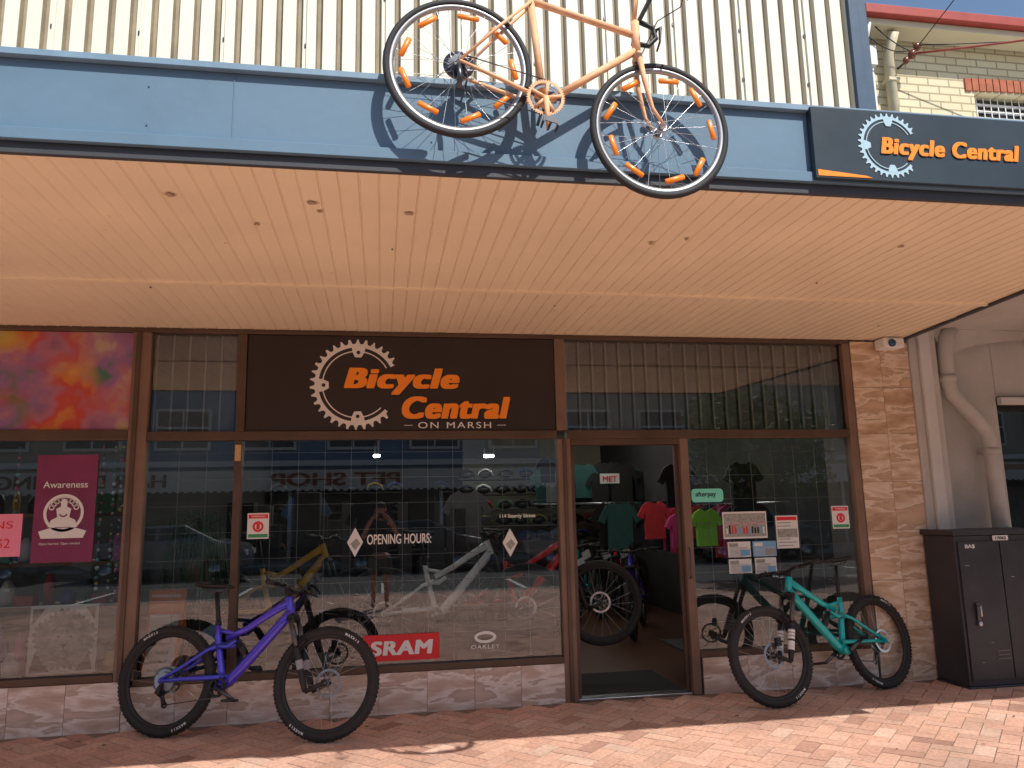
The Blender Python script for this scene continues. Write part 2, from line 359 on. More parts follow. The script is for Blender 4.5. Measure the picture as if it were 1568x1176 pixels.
# ------------------------------------------------------------------ gear logo helper
def gear(b,c,R,y,m,teeth=34,a0=28,a1=318):
    def ro(a):
        t=(a*teeth/(2*math.pi))%1;return R*(1.0 if .3<t<.58 else (.90 if (t<.12 or t>.76) else .90+.10*(1-abs(t-.44)/.32)))
    b.arcstrip(c,R*.82,ro,rad(a0),rad(a1),y-.002,y,m,n=340)
    b.arcstrip(c,R*.72,R*.745,rad(a0+2),rad(a1-3),y-.002,y,m,n=80)
    for an in(88,182,272):
        a=rad(an);ca,sa=math.cos(a),math.sin(a)
        q=[(R*.83,-.15*R),(R*.72,-.13*R),(R*.60,-.07*R),(R*.60,.07*R),(R*.72,.13*R),(R*.83,.15*R)]
        b.extr([(c[0]+u*ca-w*sa,c[1]+u*sa+w*ca) for u,w in q],y-.0025,y-.0005,m)
sg=empty("shop_sign")
b=B();b.box((-1.03,-.02,2.108),(1.393,.05,2.862),signbrown);b.obj("sign_panel",sg,bevel=.003)
b=B();gear(b,(-.20,2.475),.36,-.021,mat("silver_print",(.66,.64,.61),.4,col2=(.85,.83,.80),scale=3))
for an in(88,182,272):
    a=rad(an);b.arcstrip((-.20+.255*math.cos(a),2.475+.255*math.sin(a)),0,.015,0,2*math.pi,-.0245,-.0238,signbrown,16)
b.obj("chainring_logo",sg)
sh_=mat("sign_shadow_print",(.008,.006,.006),.4)
for dx,mm,yy in((.010,sh_,-.0215),(0,orange,-.0248)):
    text("lettering_bicycle","Bicycle",-.30+dx,yy,2.392-dx,mm,sg,width=.91,height=.215,shear=.22,spacing=1.13,heavy=.066)
    text("lettering_central","Central",.15+dx,yy-.0005,2.200-dx,mm,sg,width=.87,height=.18,shear=.22,spacing=1.13,heavy=.066)
text("lettering_location","ON MARSH",.28,-.022,2.125,white,sg,width=.58,height=.05,spacing=1.25)
b=B();b.box((.17,-.0225,2.147),(.235,-.0205,2.151),white);b.box((.91,-.0225,2.147),(.98,-.0205,2.151),white);b.obj("lettering_rules",sg)
fs=empty("shop_sign")
b=B();b.box((1.965,-3.045,2.945),(4.3,-3.005,3.30),mat("sign_navy",(.022,.038,.052),.4,var=.2,scale=2));b.obj("sign_panel",fs,bevel=.003)
b=B();gear(b,(2.355,3.125),.163,-3.046,mat("sky_print",(.42,.60,.70),.4));b.extr([(1.975,2.955),(2.25,2.955),(2.22,2.965),(1.975,2.985)],-3.048,-3.0462,orange);b.obj("chainring_logo",fs)
text("lettering","Bicycle Central",2.305,-3.05,3.055,orange,fs,width=.75,height=.11,shear=.2,spacing=1.11,heavy=.06)
# ------------------------------------------------------------------ BIKES
def wheel(b,R,tr,y_rot=-1,mtb=True,discs=True,spk=28,rimM=None,tyreM=None,hubM=None,spM=None):
    rimM=rimM or black;tyreM=tyreM or rubber;hubM=hubM or darkst;spM=spM or steel
    c=(0,0,0);R0=R-tr
    b.ring(c,R0,[(tr*math.cos(2*math.pi*k/12),tr*math.sin(2*math.pi*k/12)) for k in range(12)],tyreM,72)
    if mtb:
        for k in range(84):
            a=2*math.pi*k/84;ca,sa=math.cos(a),math.sin(a);s0=(k%2)
            for yy in((-.014,.014) if s0 else (-.0245,0,.0245)):
                rr=R0+math.sqrt(max(0,tr*tr-yy*yy))-.001
                h=.0045;w=.0065;d=.0055
                P=[]
                for dr_ in(0,h):
                    for da,dy in((-w,-d),(w,-d),(w,d),(-w,d)):
                        P.append(((rr+dr_)*ca-da*sa,yy+dy,(rr+dr_)*sa+da*ca))
                b.add(P,[(4,5,6,7),(0,1,5,4),(1,2,6,5),(2,3,7,6),(3,0,4,7)],tyreM)
    ri=R0-tr*.85;w=.014 if mtb else .010
    b.ring(c,ri,[(.008,-w),(.008,w),(-.006,w),(-.02,w*.4),(-.02,-w*.4),(-.006,-w)],rimM,72)
    hw=.032
    b.tube([(0,-.055,0),(0,-.034,0),(0,-.033,0),(0,.033,0),(0,.034,0),(0,.055,0)],[.010,.012,.016,.016,.012,.010],hubM,12)
    for yy in(-hw,hw):b.ring((0,yy,0),.02,[(.008,-.002),(.008,.002),(-.006,.002),(-.006,-.002)],hubM,20)
    for k in range(spk):
        sd=-1 if k%2 else 1;a=2*math.pi*k/spk;off=(1.15 if (k//2)%2 else -1.15)
        a2=a+off
        b.tube([(.027*math.cos(a2),sd*hw,.027*math.sin(a2)),((ri-.015)*math.cos(a),sd*.003,(ri-.015)*math.sin(a))],.0012 if mtb else .0013,spM,4,cap=False)
    if discs:
        yy=.045
        b.ring((0,yy,0),.085,[(.005,-.001),(.005,.001),(-.012,.001),(-.012,-.001)],steel,40,smooth=False)
        for k in range(6):
            a=k*math.pi/3;b.tube([(.02*math.cos(a),yy,.02*math.sin(a)),(.075*math.cos(a+.35),yy,.075*math.sin(a+.35))],.003,steel,4)
def arctext(name,body,R,a_mid,m,parent,M,h=.02,adv=.0165,y=-.0345):
    n=len(body);left=y>0
    for k,ch in enumerate(body):
        a=a_mid-(k-(n-1)/2)*adv/R*(-1 if left else 1)
        c=bpy.data.curves.new(name,'FONT');c.body=ch;c.size=h*1.3;c.offset=.0006;c.align_x='CENTER';c.materials.append(m)
        o=bpy.data.objects.new(name,c);COL.objects.link(o);o.parent=parent
        Q=M@Matrix.Translation((R*math.cos(a),y,R*math.sin(a)))@Matrix.Rotation(math.pi/2-a,4,'Y')
        if left:Q=Q@Matrix.Rotation(math.pi,4,'Z')
        o.matrix_local=Q@Matrix.Rotation(rad(90),4,'X')
def gearring(b,c,R,y,th,m,teeth=32,inner=.8,arms=4):
    b.arcstrip(c,R*inner,lambda a:R*(1.0+.05*math.cos(a*teeth)),0,2*math.pi,y-th/2,y+th/2,m,n=teeth*5)
    for k in range(arms):
        a=k*2*math.pi/arms+.4;b.tube([(c[0],y,c[1]),(c[0]+R*.85*math.cos(a),y,c[1]+R*.85*math.sin(a))],R*.10,m,6)
def saddle(b,x,z,m,s=1):
    rows=[(-.13,.066,.03,.012),(-.11,.074,.034,.010),(-.06,.066,.032,.002),(0,.036,.03,0),(.06,.022,.028,0),(.12,.017,.022,-.004),(.14,.010,.012,-.010)]
    vs=[];fs=[];n=12
    for (dx,w,h,dz) in rows:
        for j in range(n):
            a=2*math.pi*j/n;vs.append((x+dx*s,w*s*math.cos(a),z+dz+h*.5*math.sin(a)*(1 if math.sin(a)>0 else 1.3)))
    for i in range(len(rows)-1):
        for j in range(n):fs.append((i*n+j,i*n+(j+1)%n,(i+1)*n+(j+1)%n,(i+1)*n+j))
    fs.append(tuple(range(n)));fs.append(tuple((len(rows)-1)*n+j for j in range(n)))
    b.add(vs,fs,m,True)
    for yy in(-.022,.022):b.tube([(x-.1,yy,z-.01),(x-.06,yy,z-.042),(x+.05,yy,z-.042),(x+.1,yy*.6,z-.01)],.0035,darkst,6)
def mtb(name,M,frM,frM2,L=1.16,R=.36,steer=0,forkM=None,lite=False,logo=1,seat=.99,rimM=None,forkdec=None):
    root=empty(name);root.matrix_world=M;forkM=forkM or black
    hb=Vector((.872,0,.80));ht=Vector((.838,0,.905));fa=Vector((L,0,R));ra=Vector((0,0,R))
    b=B();wheel(b,R,.031,mtb=not lite,spk=20 if lite else 28,rimM=rimM);
    b.obj("rear_wheel",root,Matrix.Translation(ra))
    if not lite:
        b=B()
        for i,r in enumerate((.088,.08,.073,.066,.059,.053,.047,.042,.037,.033,.029)):
            gearring(b,(0,0),r,-.024-.0035*i,.0018,steel if i>1 else darkst,teeth=max(12,int(r*420)),inner=.8,arms=3)
        b.obj("cassette",root,Matrix.Translation(ra))
    b=B();v=lambda x,z,y=0:(x,y,z)
    b.tube([hb+(hb-ht)*.08,hb,ht,ht+(ht-hb)*.06],[.031,.028,.026,.028],frM,16)
    b.tube([hb+Vector((-.0,0,.02)),v(.80,.735),v(.62,.53),v(.47,.365),v(.42,.33)],[.034,.033,.034,.036,.034],frM,14,ell=.85)
    b.tube([ht-Vector((0,0,.03)),v(.74,.82),v(.55,.70),v(.41,.635)],[.032,.026,.023,.021],frM,14,ell=.8)
    b.tube([v(.33,.73),v(.345,.64),v(.40,.42),v(.415,.345)],[.020,.021,.024,.030],frM,14)
    b.tube([v(.345,.69),v(.47,.67)],.014,frM,10)
    b.tube([v(.41,.325,-.04),v(.41,.325,.04)],.03,frM,16)
    for sgn in(-1,1):
        yy=.052*sgn
        b.tube([v(.44,.39,yy*.6),v(.36,.385,yy*.95),v(.15,.372,yy*1.15),v(0,R-.002,yy*1.3)],[.016,.017,.014,.013],frM2,10)
        b.tube([v(.40,.60,yy*.55),v(.30,.56,yy*.9),v(.12,.44,yy*1.1),v(0,R+.01,yy*1.3)],[.015,.013,.0115,.012],frM2,10)
        b.tube([v(.36,.585,yy*.75),v(.44,.585,yy*.75),v(.50,.625,yy*.6)],[.014,.016,.012],frM2,8)
        b.ring((0,.068*sgn,R),.012,[(.01,-.005),(.01,.005),(-.008,.005),(-.008,-.005)],frM2,16)
        b.ring((.40,yy*.85,.585),.010,[(.006,-.004),(.006,.004),(-.008,.004),(-.008,-.004)],black,14)
    b.tube([v(.18,.375,-.06),v(.18,.375,.06)],.009,frM2,8)
    b.obj("frame",root)
    b=B()
    b.tube([v(.49,.622),v(.53,.575)],.022,black,12);b.tube([v(.53,.575),v(.575,.505)],[.014]*2,darkst,10)
    b.tube([v(.515,.60),v(.56,.53)],.026,black,12)
    b.obj("shock",root)
    b=B()
    b.tube([v(.338,.70),v(.29,seat-.04)],.0155,black,12);b.tube([v(.333,.725),v(.33,.75)],.021,black,12)
    saddle(b,.28,seat,black);b.obj("saddle",root)
    b=B()
    gearring(b,(.41,.325),.066,-.05,.004,black if not lite else darkst,32,.72,4)
    for sgn,an in((-1,rad(-28)),(1,rad(152))):
        e=(.41+.165*math.cos(an),.325+.165*math.sin(an))
        b.tube([v(.41,.325,.062*sgn),v(e[0],e[1],.078*sgn)],[.017,.012],darkst if not lite else black,10)
        b.box((e[0]-.042,.088*sgn,e[1]-.008),(e[0]+.042,.165*sgn,e[1]+.008),black)
    if not lite:
        b.tube([v(.41,.325+.066,-.05),v(0,R+.055,-.045)],.0035,darkst,5)
        b.tube([v(.41,.325-.066,-.05),v(.03,.205,-.05)],.0035,darkst,5)
        b.tube([v(0,R-.03,-.06),v(-.02,R-.075,-.062),v(.0,R-.09,-.058)],[.014,.02,.016],black,8)
        b.tube([v(.005,.285,-.05),v(.035,.205,-.05)],[.016,.018],black,8,ell=.6)
        for q in((.008,.27),(.035,.205)):gearring(b,q,.022,-.047,.004,black,12,.4,3)
        b.tube([v(0,R+.0,-.066),v(.01,R-.04,-.066)],.010,black,8)
    b.obj("drivetrain",root)
    axd=(ht-hb).normalized();S=Matrix.Translation(hb)@Matrix.Rotation(steer,4,axd)@Matrix.Translation(-hb)
    b=B();wheel(b,R,.031,mtb=not lite,spk=20 if lite else 28,rimM=rimM);b.obj("front_wheel",root,S@Matrix.Translation(fa))
    b=B();b.T=S
    cr_=hb-axd*.035
    b.tube([cr_+Vector((.0,-.068,0)),cr_+Vector((.01,-.03,.012)),cr_+Vector((.01,.03,.012)),cr_+Vector((0,.068,0))],[.022,.026,.026,.022],forkM,12)
    d=(fa-cr_);ln=d.length
    low=cr_-axd*(ln*.985)
    for sgn in(-1,1):
        o_=Vector((.012,.068*sgn,0));mid=cr_-axd*(ln*.42)
        b.tube([cr_+o_,mid+o_],.0175,forkM if lite else darkst,12)
        b.tube([mid+o_+axd*.01,mid+o_,low+o_+axd*.06,low+o_],[.0225,.024,.022,.016],forkM,12)
        b.tube([low+o_,fa+Vector((0,.06*sgn,0))],[.016,.014],forkM,8)
        if forkdec:
            for t_,l_ in forkdec[1]:
                q=mid-axd*(ln*t_)+o_;b.tube([q,q-axd*l_],.0248,forkdec[0],12,cap=False)
    arch=cr_-axd*(ln*.40)
    b.tube([arch+Vector((.02,-.068,0)),arch+Vector((.055,-.04,.045)),arch+Vector((.06,0,.055)),arch+Vector((.055,.04,.045)),arch+Vector((.02,.068,0))],.011,forkM,8)
    b.box((fa.x-.06,.055,fa.z+.06),(fa.x-.02,.085,fa.z+.12),black)
    b.obj("fork",root)
    b=B();b.T=S;tp=ht+axd*.035;hx=tp+Vector((.045,0,.012))
    b.tube([ht,ht+axd*.06],.019,black,12);b.tube([tp,hx],[.019,.018],black,10)
    bar=[(-.37,-.035,.028),(-.24,-.02,.026),(-.12,-.004,.018),(-.05,0,0),(.05,0,0),(.12,-.004,.018),(.24,-.02,.026),(.37,-.035,.028)]
    b.tube([hx+Vector((dx_,yy,dz)) for yy,dx_,dz in bar],[.011,.011,.012,.0155,.0155,.012,.011,.011],black,10)
    for sgn in(-1,1):
        b.tube([hx+Vector((-.021,.25*sgn,.026)),hx+Vector((-.036,.375*sgn,.028))],.0165,black,10)
        b.tube([hx+Vector((-.036,.37*sgn,.028)),hx+Vector((-.037,.378*sgn,.028))],.019,black,10)
        b.tube([hx+Vector((.0,.19*sgn,.024)),hx+Vector((.028,.20*sgn,.012)),hx+Vector((.045,.25*sgn,0)),hx+Vector((.05,.32*sgn,-.005))],[.012,.011,.007,.006],black,8)
        b.tube([hx+Vector((.01,.18*sgn,.02)),hx+Vector((.075,.13*sgn,.04)),hx+Vector((.09,.05*sgn,-.02)),hx+Vector((.04,.035*sgn,-.12)),hx+Vector((.02,.03*sgn,-.17))],.0027,black,5)
    b.tube([hx+Vector((.01,-.16,.02)),hx+Vector((.09,-.08,.0)),hx+Vector((.08,.04,-.08)),hx+Vector((.03,.05,-.22)),hx+Vector((.10,.068,-.45))],.0027,black,5)
    b.obj("handlebar",root)
    if logo and not lite:
        for (M_,nm) in((Matrix.Translation(ra),"r"),(S@Matrix.Translation(fa),"f")):
            for am in((rad(118),rad(-62)) if nm=="r" else (rad(60),rad(-120))):
                arctext("tyre_lettering","MAXXIS",R-.036,am,white,root,M_,y=-.0318*logo,h=.017,adv=.019)
    return root
def bikeM(rc,fc,lean,z=0):
    X=Vector((fc[0]-rc[0],fc[1]-rc[1],0)).normalized();Z0=Vector((0,0,1));Y=Z0.cross(X)
    tw=Y if Y.y>0 else -Y
    Z=(Z0*math.cos(lean)+tw*math.sin(lean)).normalized();Y=Z.cross(X)
    M=Matrix.Identity(4)
    for i,c in enumerate((X,Y,Z)):
        for j in range(3):M[j][i]=c[j]
    M.translation=Vector((rc[0],rc[1],z+.008));return M
purple=mat("indigo_frame_paint",(.085,.055,.66),.25,.25,coat=.6);purple2=mat("blue_frame_paint",(.05,.065,.68),.25,.25,coat=.6)
teal=mat("teal_frame_paint",(.0,.46,.45),.28,.1,coat=.5)
mtb("mountain_bicycle",bikeM((-1.475,-.27),(-.46,-.63),rad(10)),purple,purple2,steer=rad(4),forkdec=(mat("grey_decal",(.3,.3,.32),.4),((.15,.06),)))
mtb("mountain_bicycle",bikeM((4.00,-.24),(2.87,-.59),rad(10)),teal,teal,steer=rad(-8),forkdec=(white,((.10,.02),(.15,.02),(.20,.02),(.27,.05),(.36,.02))),seat=1.02,logo=-1)
silver=mat("silver_frame",(.82,.82,.80),.4,.0,coat=.3);red=mat("red_frame",(.75,.03,.03),.3,0,coat=.4);mustard=mat("mustard_frame",(.70,.38,.03),.4);orangeF=mat("orange_frame",(.7,.16,.02),.35)
mtb("mountain_bicycle",bikeM((.02,.36),(1.14,.32),rad(2),.31),silver,silver,lite=True)
mtb("mountain_bicycle",bikeM((.75,.85),(1.7,.60),rad(2),.30),red,red,lite=True)
mtb("mountain_bicycle",bikeM((-1.30,.75),(-.2,.45),rad(2),.31),mustard,mustard,lite=True)
for (x_,y_,m_) in((2.75,4.3,teal),(3.10,4.5,black),(3.42,4.7,red),(3.7,4.9,orangeF),(2.95,2.6,purple)):
    mtb("mountain_bicycle",bikeM((x_+.30,y_+.9),(x_-.1,y_),rad(3),.014),m_,m_,lite=True)
tg=B()
for x_,y_,z_ in((2.66,4.2,.90),(3.0,4.4,.88),(3.32,4.6,.88),(2.56,4.15,.80)):
    tg.add([(x_,y_,z_),(x_+.10,y_-.02,z_+.05),(x_+.13,y_-.02,z_-.05),(x_+.03,y_,z_-.10)],[(0,1,2,3)],white)
tg.obj("price_tags",recalc=False)
# ------------------------------------------------------------------ hanging road bicycle
rb=empty("road_bicycle");an=math.atan2(.225,.88);SC=.912
Mr=Matrix.Translation((.307,-3.115,3.315))@Matrix.Rotation(an,4,'Y')@Matrix.Scale(SC,4);rb.matrix_world=Mr
op=mat("weathered_orange_paint",(.84,.46,.25),.6,var=.16,scale=14,bump=.1);refl=mat("orange_reflector",(.95,.25,.01),.35,coat=.5)
tyreO=mat("old_tyre",(.022,.022,.024),.7);rimS=mat("alloy_rim",(.40,.40,.40),.4,.8)
for nm,M_ in(("rear_wheel",Matrix.Identity(4)),("front_wheel",Matrix.Translation((1,0,0)))):
    b=B();wheel(b,.348,.017,mtb=False,discs=False,spk=32,rimM=rimS,tyreM=tyreO,hubM=steel)
    n=9
    for k in range(n):
        a=2*math.pi*(k+.35)/n+random.uniform(-.08,.08);r_=.258;tl=random.uniform(-.3,.3)
        c=Vector((r_*math.cos(a),0,r_*math.sin(a)));t=Vector((-math.sin(a+tl),0,math.cos(a+tl)))
        b.tube([c-t*.052+Vector((0,-.012,0)),c-t*.048+Vector((0,-.012,0)),c+t*.048+Vector((0,-.012,0)),c+t*.052+Vector((0,-.012,0))],[.006,.014,.014,.006],refl,8,ell=.6)
    b.obj(nm,rb,M_)
b=B();v=lambda x,z,y=0:(x,y,z)
b.tube([v(.425,-.045),v(.235,.49)],.018,op,12);b.tube([v(.24,.455),v(.775,.45)],.0165,op,12)
b.tube([v(.425,-.045),v(.805,.375)],.018,op,12);b.tube([v(.765,.52),v(.812,.345)],.021,op,14)
b.tube([v(.425,-.045,-.04),v(.425,-.045,.04)],.024,op,14)
for s_ in(-1,1):
    b.tube([v(.41,-.043,.03*s_),v(.2,-.02,.05*s_),v(0,0,.062*s_)],[.011,.010,.008],op,8)
    b.tube([v(.25,.44,.02*s_),v(.12,.22,.045*s_),v(0,0,.062*s_)],[.008,.008,.007],op,8)
    b.tube([v(.815,.335,.032*s_),v(.865,.20,.045*s_),v(.93,.07,.05*s_),v(1.0,0,.052*s_)],[.014,.012,.009,.008],op,10)
b.tube([v(.815,.34,-.034),v(.815,.34,.034)],.016,op,10)
b.obj("frame",rb)
b=B();b.tube([v(.235,.48),v(.20,.60)],.013,steel,10);saddle(b,.20,.62,black);b.obj("saddle",rb)
b=B();hz=.10;b.tube([v(.76,.53),v(.745,.57+hz),v(.82,.59+hz)],.012,op,10)
b.tube([v(.82,.59+hz,-.2),v(.82,.59+hz,.2)],.012,black,10)
for s_ in(-1,1):
    b.tube([v(.82,.59+hz,.2*s_),v(.90,.585+hz,.205*s_),v(.93,.53+hz,.205*s_),v(.90,.475+hz,.205*s_),v(.81,.46+hz,.205*s_)],.014,black,10)
    b.tube([v(.92,.57+hz,.205*s_),v(.94,.60+hz,.205*s_),v(.955,.52+hz,.205*s_),v(.95,.46+hz,.205*s_)],[.012,.012,.006,.005],black,8)
b.tube([v(.80,.36,.0),v(.83,.31,-.03),v(.825,.27,-.03)],.007,darkst,6);b.tube([v(.80,.36,.0),v(.83,.31,.03),v(.825,.27,.03)],.007,darkst,6)
b.tube([v(.93,.52+hz,-.205),v(.95,.60,-.1),v(.87,.55,-.02),v(.835,.37,0)],.003,black,5)
b.obj("handlebar",rb)
b=B()
gearring(b,(.425,-.045),.088,-.052,.003,op,46,.84,5);gearring(b,(.425,-.045),.068,-.045,.003,darkst,38,.8,5)
for s_,aa in((-1,rad(-75)),(1,rad(105))):
    e=(.425+.165*math.cos(aa),-.045+.165*math.sin(aa));b.tube([v(.425,-.045,.06*s_),v(e[0],e[1],.075*s_)],[.014,.010],op,8)
    y_a,y_b=.082*s_,.15*s_
    b.tube([v(e[0],e[1],y_a-.02*s_),v(e[0],e[1],y_b)],.006,darkst,6)
    b.box((e[0]-.038,y_a,e[1]-.014),(e[0]-.030,y_b,e[1]+.014),darkst);b.box((e[0]+.030,y_a,e[1]-.014),(e[0]+.038,y_b,e[1]+.014),darkst);b.box((e[0]-.03,y_b-.006,e[1]-.012),(e[0]+.03,y_b,e[1]+.012),darkst)
for i,r in enumerate((.05,.045,.04,.035,.03,.026)):gearring(b,(0,0),r,-.028-.005*i,.002,darkst,20,.5,4)
b.ring((0,-.02,0),.06,[(.012,-.001),(.012,.001),(-.04,.001),(-.04,-.001)],darkst,30)
b.tube([v(.0,-.02,-.06),v(.02,-.07,-.062),v(.03,-.13,-.05)],[.012,.013,.012],darkst,8)
b.tube([v(.425,.043,-.05),v(0,.045,-.045)],.003,darkst,5);b.tube([v(.425,-.133,-.05),v(.03,-.13,-.05)],.003,darkst,5)
b.obj("drivetrain",rb)
b=B();b.tube([v(.43,-.04,.05),v(.43,-.10,.11)],.008,darkst,6);b.tube([v(.05,0,.06),v(.05,-.03,.12)],.006,darkst,6);b.tube([v(.96,0.03,.05),v(.96,.08,.12)],.006,darkst,6);b.obj("mounting_brackets",rb)
# ------------------------------------------------------------------ stickers and posters
def sheet(name,x0,x1,z0,z1,m,y=-.0):
    e=empty(name);b=B();b.box((x0,y-.001,z0),(x1,y+.001,z1),m);b.obj("sheet",e);return e
redP=mat("red_print",(.72,.02,.03),.5);pinkP=mat("pink_paper",(.85,.27,.40),.7);mag=mat("magenta_paper",(.20,.03,.10),.7,var=.25,scale=2);whiteP=mat("white_paper",(.76,.76,.74),.7);mint=mat("mint_print",(.20,.80,.62),.5);blueP=mat("blue_paper",(.18,.42,.66),.7);greenP=mat("green_print",(.05,.30,.12),.6);greyP=mat("photo_print",(.22,.22,.18),.6,col2=(.45,.45,.42),scale=40)
def warn(e,y):
    b=B();xm,zm=e["c"];b.box((xm-.07,y,zm+.05),(xm+.07,y+.001,zm+.08),redP);b.arcstrip((xm,zm-.01),.024,.040,0,6.283,y,y+.001,redP,24);b.box((xm-.012,y,zm-.03),(xm+.012,y+.001,zm+.012),redP);b.box((xm-.07,y,zm-.09),(xm+.07,y+.001,zm-.065),greenP);b.obj("print",e)
    text("warning_word","WARNING",xm-.05,y-.001,zm+.058,white,e,width=.1)
for xm,zm in((-.915,1.40),(3.86,1.36)):
    e=empty("security_warning_sticker");b=B();b.box((xm-.078,-.001,zm-.1),(xm+.078,.001,zm+.09),whiteP);b.obj("sheet",e);e["c"]=(xm,zm);warn(e,-.0025)
e=sheet("red_window_sticker",-.13,.44,.375,.565,redP);text("lettering","SRAM",-.08,-.0025,.415,white,e,width=.47,height=.105,shear=.1,heavy=.05,spacing=1.1)
e=empty("eyewear_window_sticker");b=B();b.arcstrip((0,0),lambda a:1/math.sqrt((math.cos(a)/.062)**2+(math.sin(a)/.022)**2),lambda a:1/math.sqrt((math.cos(a)/.085)**2+(math.sin(a)/.044)**2),0,2*math.pi,-.0035,-.002,white,60);b.obj("ellipse_logo",e,Matrix.Translation((.79,0,.515)));text("lettering","OAKLEY",.68,-.0025,.43,white,e,width=.22,height=.03,heavy=.02,spacing=1.25)
e=empty("opening_hours_lettering")
text("lettering","OPENING HOURS:",-.11,.004,1.235,white,e,width=.49,height=.075,heavy=.02,spacing=1.02)
text("address","114 Beardy Street",.92,.004,1.405,white,e,width=.29,height=.038,heavy=.02)
b=B()
for xx,zz in((-.20,1.255),(1.0,1.22)):
    b.extr([(xx-.06,zz),(xx,zz-.11),(xx+.06,zz),(xx,zz+.11)],.002,.004,whiteP);b.extr([(xx-.035,zz-.01),(xx,zz-.06),(xx+.04,zz-.01),(xx+.01,zz+.03)],.0005,.0015,greyP)
b.obj("diamond_marks",e)
e=empty("payment_sticker");b=B()
pts=[]
for cx,cz,a0 in((2.78,1.585,0),(2.56,1.585,90),(2.56,1.535,180),(2.78,1.535,270)):
    for k in range(5):a=rad(a0+k*22.5);pts.append((cx+.03*math.cos(a),cz+.03*math.sin(a)))
b.extr(pts,-.001,.001,mint);b.obj("sheet",e);text("lettering","afterpay",2.565,-.0025,1.54,black,e,width=.18,height=.05,heavy=.015)
def textlines(e,x0,x1,z0,z1,y,m=None,n=6):
    b=B()
    for i in range(n):
        z=z1-(z1-z0)*(i+.9)/(n+.6);xe=x0+(x1-x0)*random.uniform(.6,.95);b.box((x0+.012,y,z),(xe,y+.001,z+(z1-z0)/n*.28),m or greyP)
    b.obj("print",e)
e=sheet("group_photo_poster",2.79,3.18,1.20,1.42,whiteP);b=B();b.box((2.80,-.0025,1.215),(3.17,-.0012,1.405),greyP)
for i in range(14):
    x_=2.815+i*.025;b.box((x_,-.004,1.24),(x_+.014,-.0028,1.28+random.uniform(0,.03)),random.choice([black,redP,blueP,whiteP]));b.arcstrip((x_+.007,1.32+random.uniform(-.01,.01)),0,.007,0,6.283,-.004,-.0028,pinkP,8)
b.obj("print",e)
for nm,a in(("event_poster",(3.26,3.46,1.11,1.38)),("notice_sheet",(2.82,3.02,1.05,1.175)),("blue_flyer",(3.04,3.25,1.05,1.175)),("notice_sheet",(2.82,3.02,.92,1.035)),("notice_sheet",(3.05,3.24,.91,1.04))):
    e=sheet(nm,*a,blueP if nm=="blue_flyer" else whiteP)
    b=B()
    if nm=="event_poster":
        b.box((3.27,-.0025,1.34),(3.45,-.0012,1.37),redP);b.box((3.27,-.0035,1.20),(3.45,-.0027,1.27),greyP)
    else:
        b.box((a[0]+.012,-.0025,a[3]-.04),(a[0]+.09,-.0012,a[3]-.012),greyP if nm!="blue_flyer" else whiteP);b.box((a[0]+.11,-.0045,a[2]+.012),(a[1]-.01,-.0038,a[2]+.06),blueP if nm!="blue_flyer" else greyP)
    b.obj("print_heading",e)
    textlines(e,a[0],a[1],a[2],a[3]-.04,-.0036 if nm!="event_poster" else -.0024,m=(whiteP if nm=="blue_flyer" else greyP),n=8)
e=sheet("pink_notice_sheet",-2.95,-2.54,1.22,1.52,pinkP,y=-.0);text("lettering","JEANS",-2.90,-.0025,1.40,redP,e,width=.30,height=.07);text("lettering_2","$2",-2.70,-.0025,1.27,redP,e,width=.09)
e=sheet("awareness_poster",-2.47,-2.06,1.17,1.94,mag,y=0);text("lettering","Awareness",-2.42,-.0025,1.70,whiteP,e,width=.30,heavy=.01);text("lettering_2","Open hearted  Open minded",-2.42,-.0025,1.29,whiteP,e,width=.27)
b=B();cx,cz=-2.27,1.50
b.arcstrip((cx,cz+.02),.115,.135,0,2*math.pi,-.0045,-.003,whiteP,60)
for k in range(9):
    a=rad(20+k*17.5);b.arcstrip((cx+.088*math.cos(a),cz+.03+.088*math.sin(a)),.012,.02,0,6.283,-.0045,-.003,whiteP,14)
b.extr([(cx-.10,cz-.08),(cx+.10,cz-.08),(cx+.08,cz-.03),(cx+.04,cz-.01),(cx+.05,cz+.05),(cx+.02,cz+.065),(cx+.022,cz+.10),(cx,cz+.125),(cx-.022,cz+.10),(cx-.02,cz+.065),(cx-.05,cz+.05),(cx-.04,cz-.01),(cx-.08,cz-.03)],-.0065,-.0050,whiteP)
b.extr([(cx-.14,cz-.16),(cx+.14,cz-.16),(cx+.16,cz-.11),(cx+.08,cz-.085),(cx-.08,cz-.085),(cx-.16,cz-.11)],-.0045,-.003,whiteP)
b.arcstrip((cx,cz+.02),.02,.03,rad(200),rad(340),-.0085,-.007,mag,20);b.obj("seated_figure_print",e)
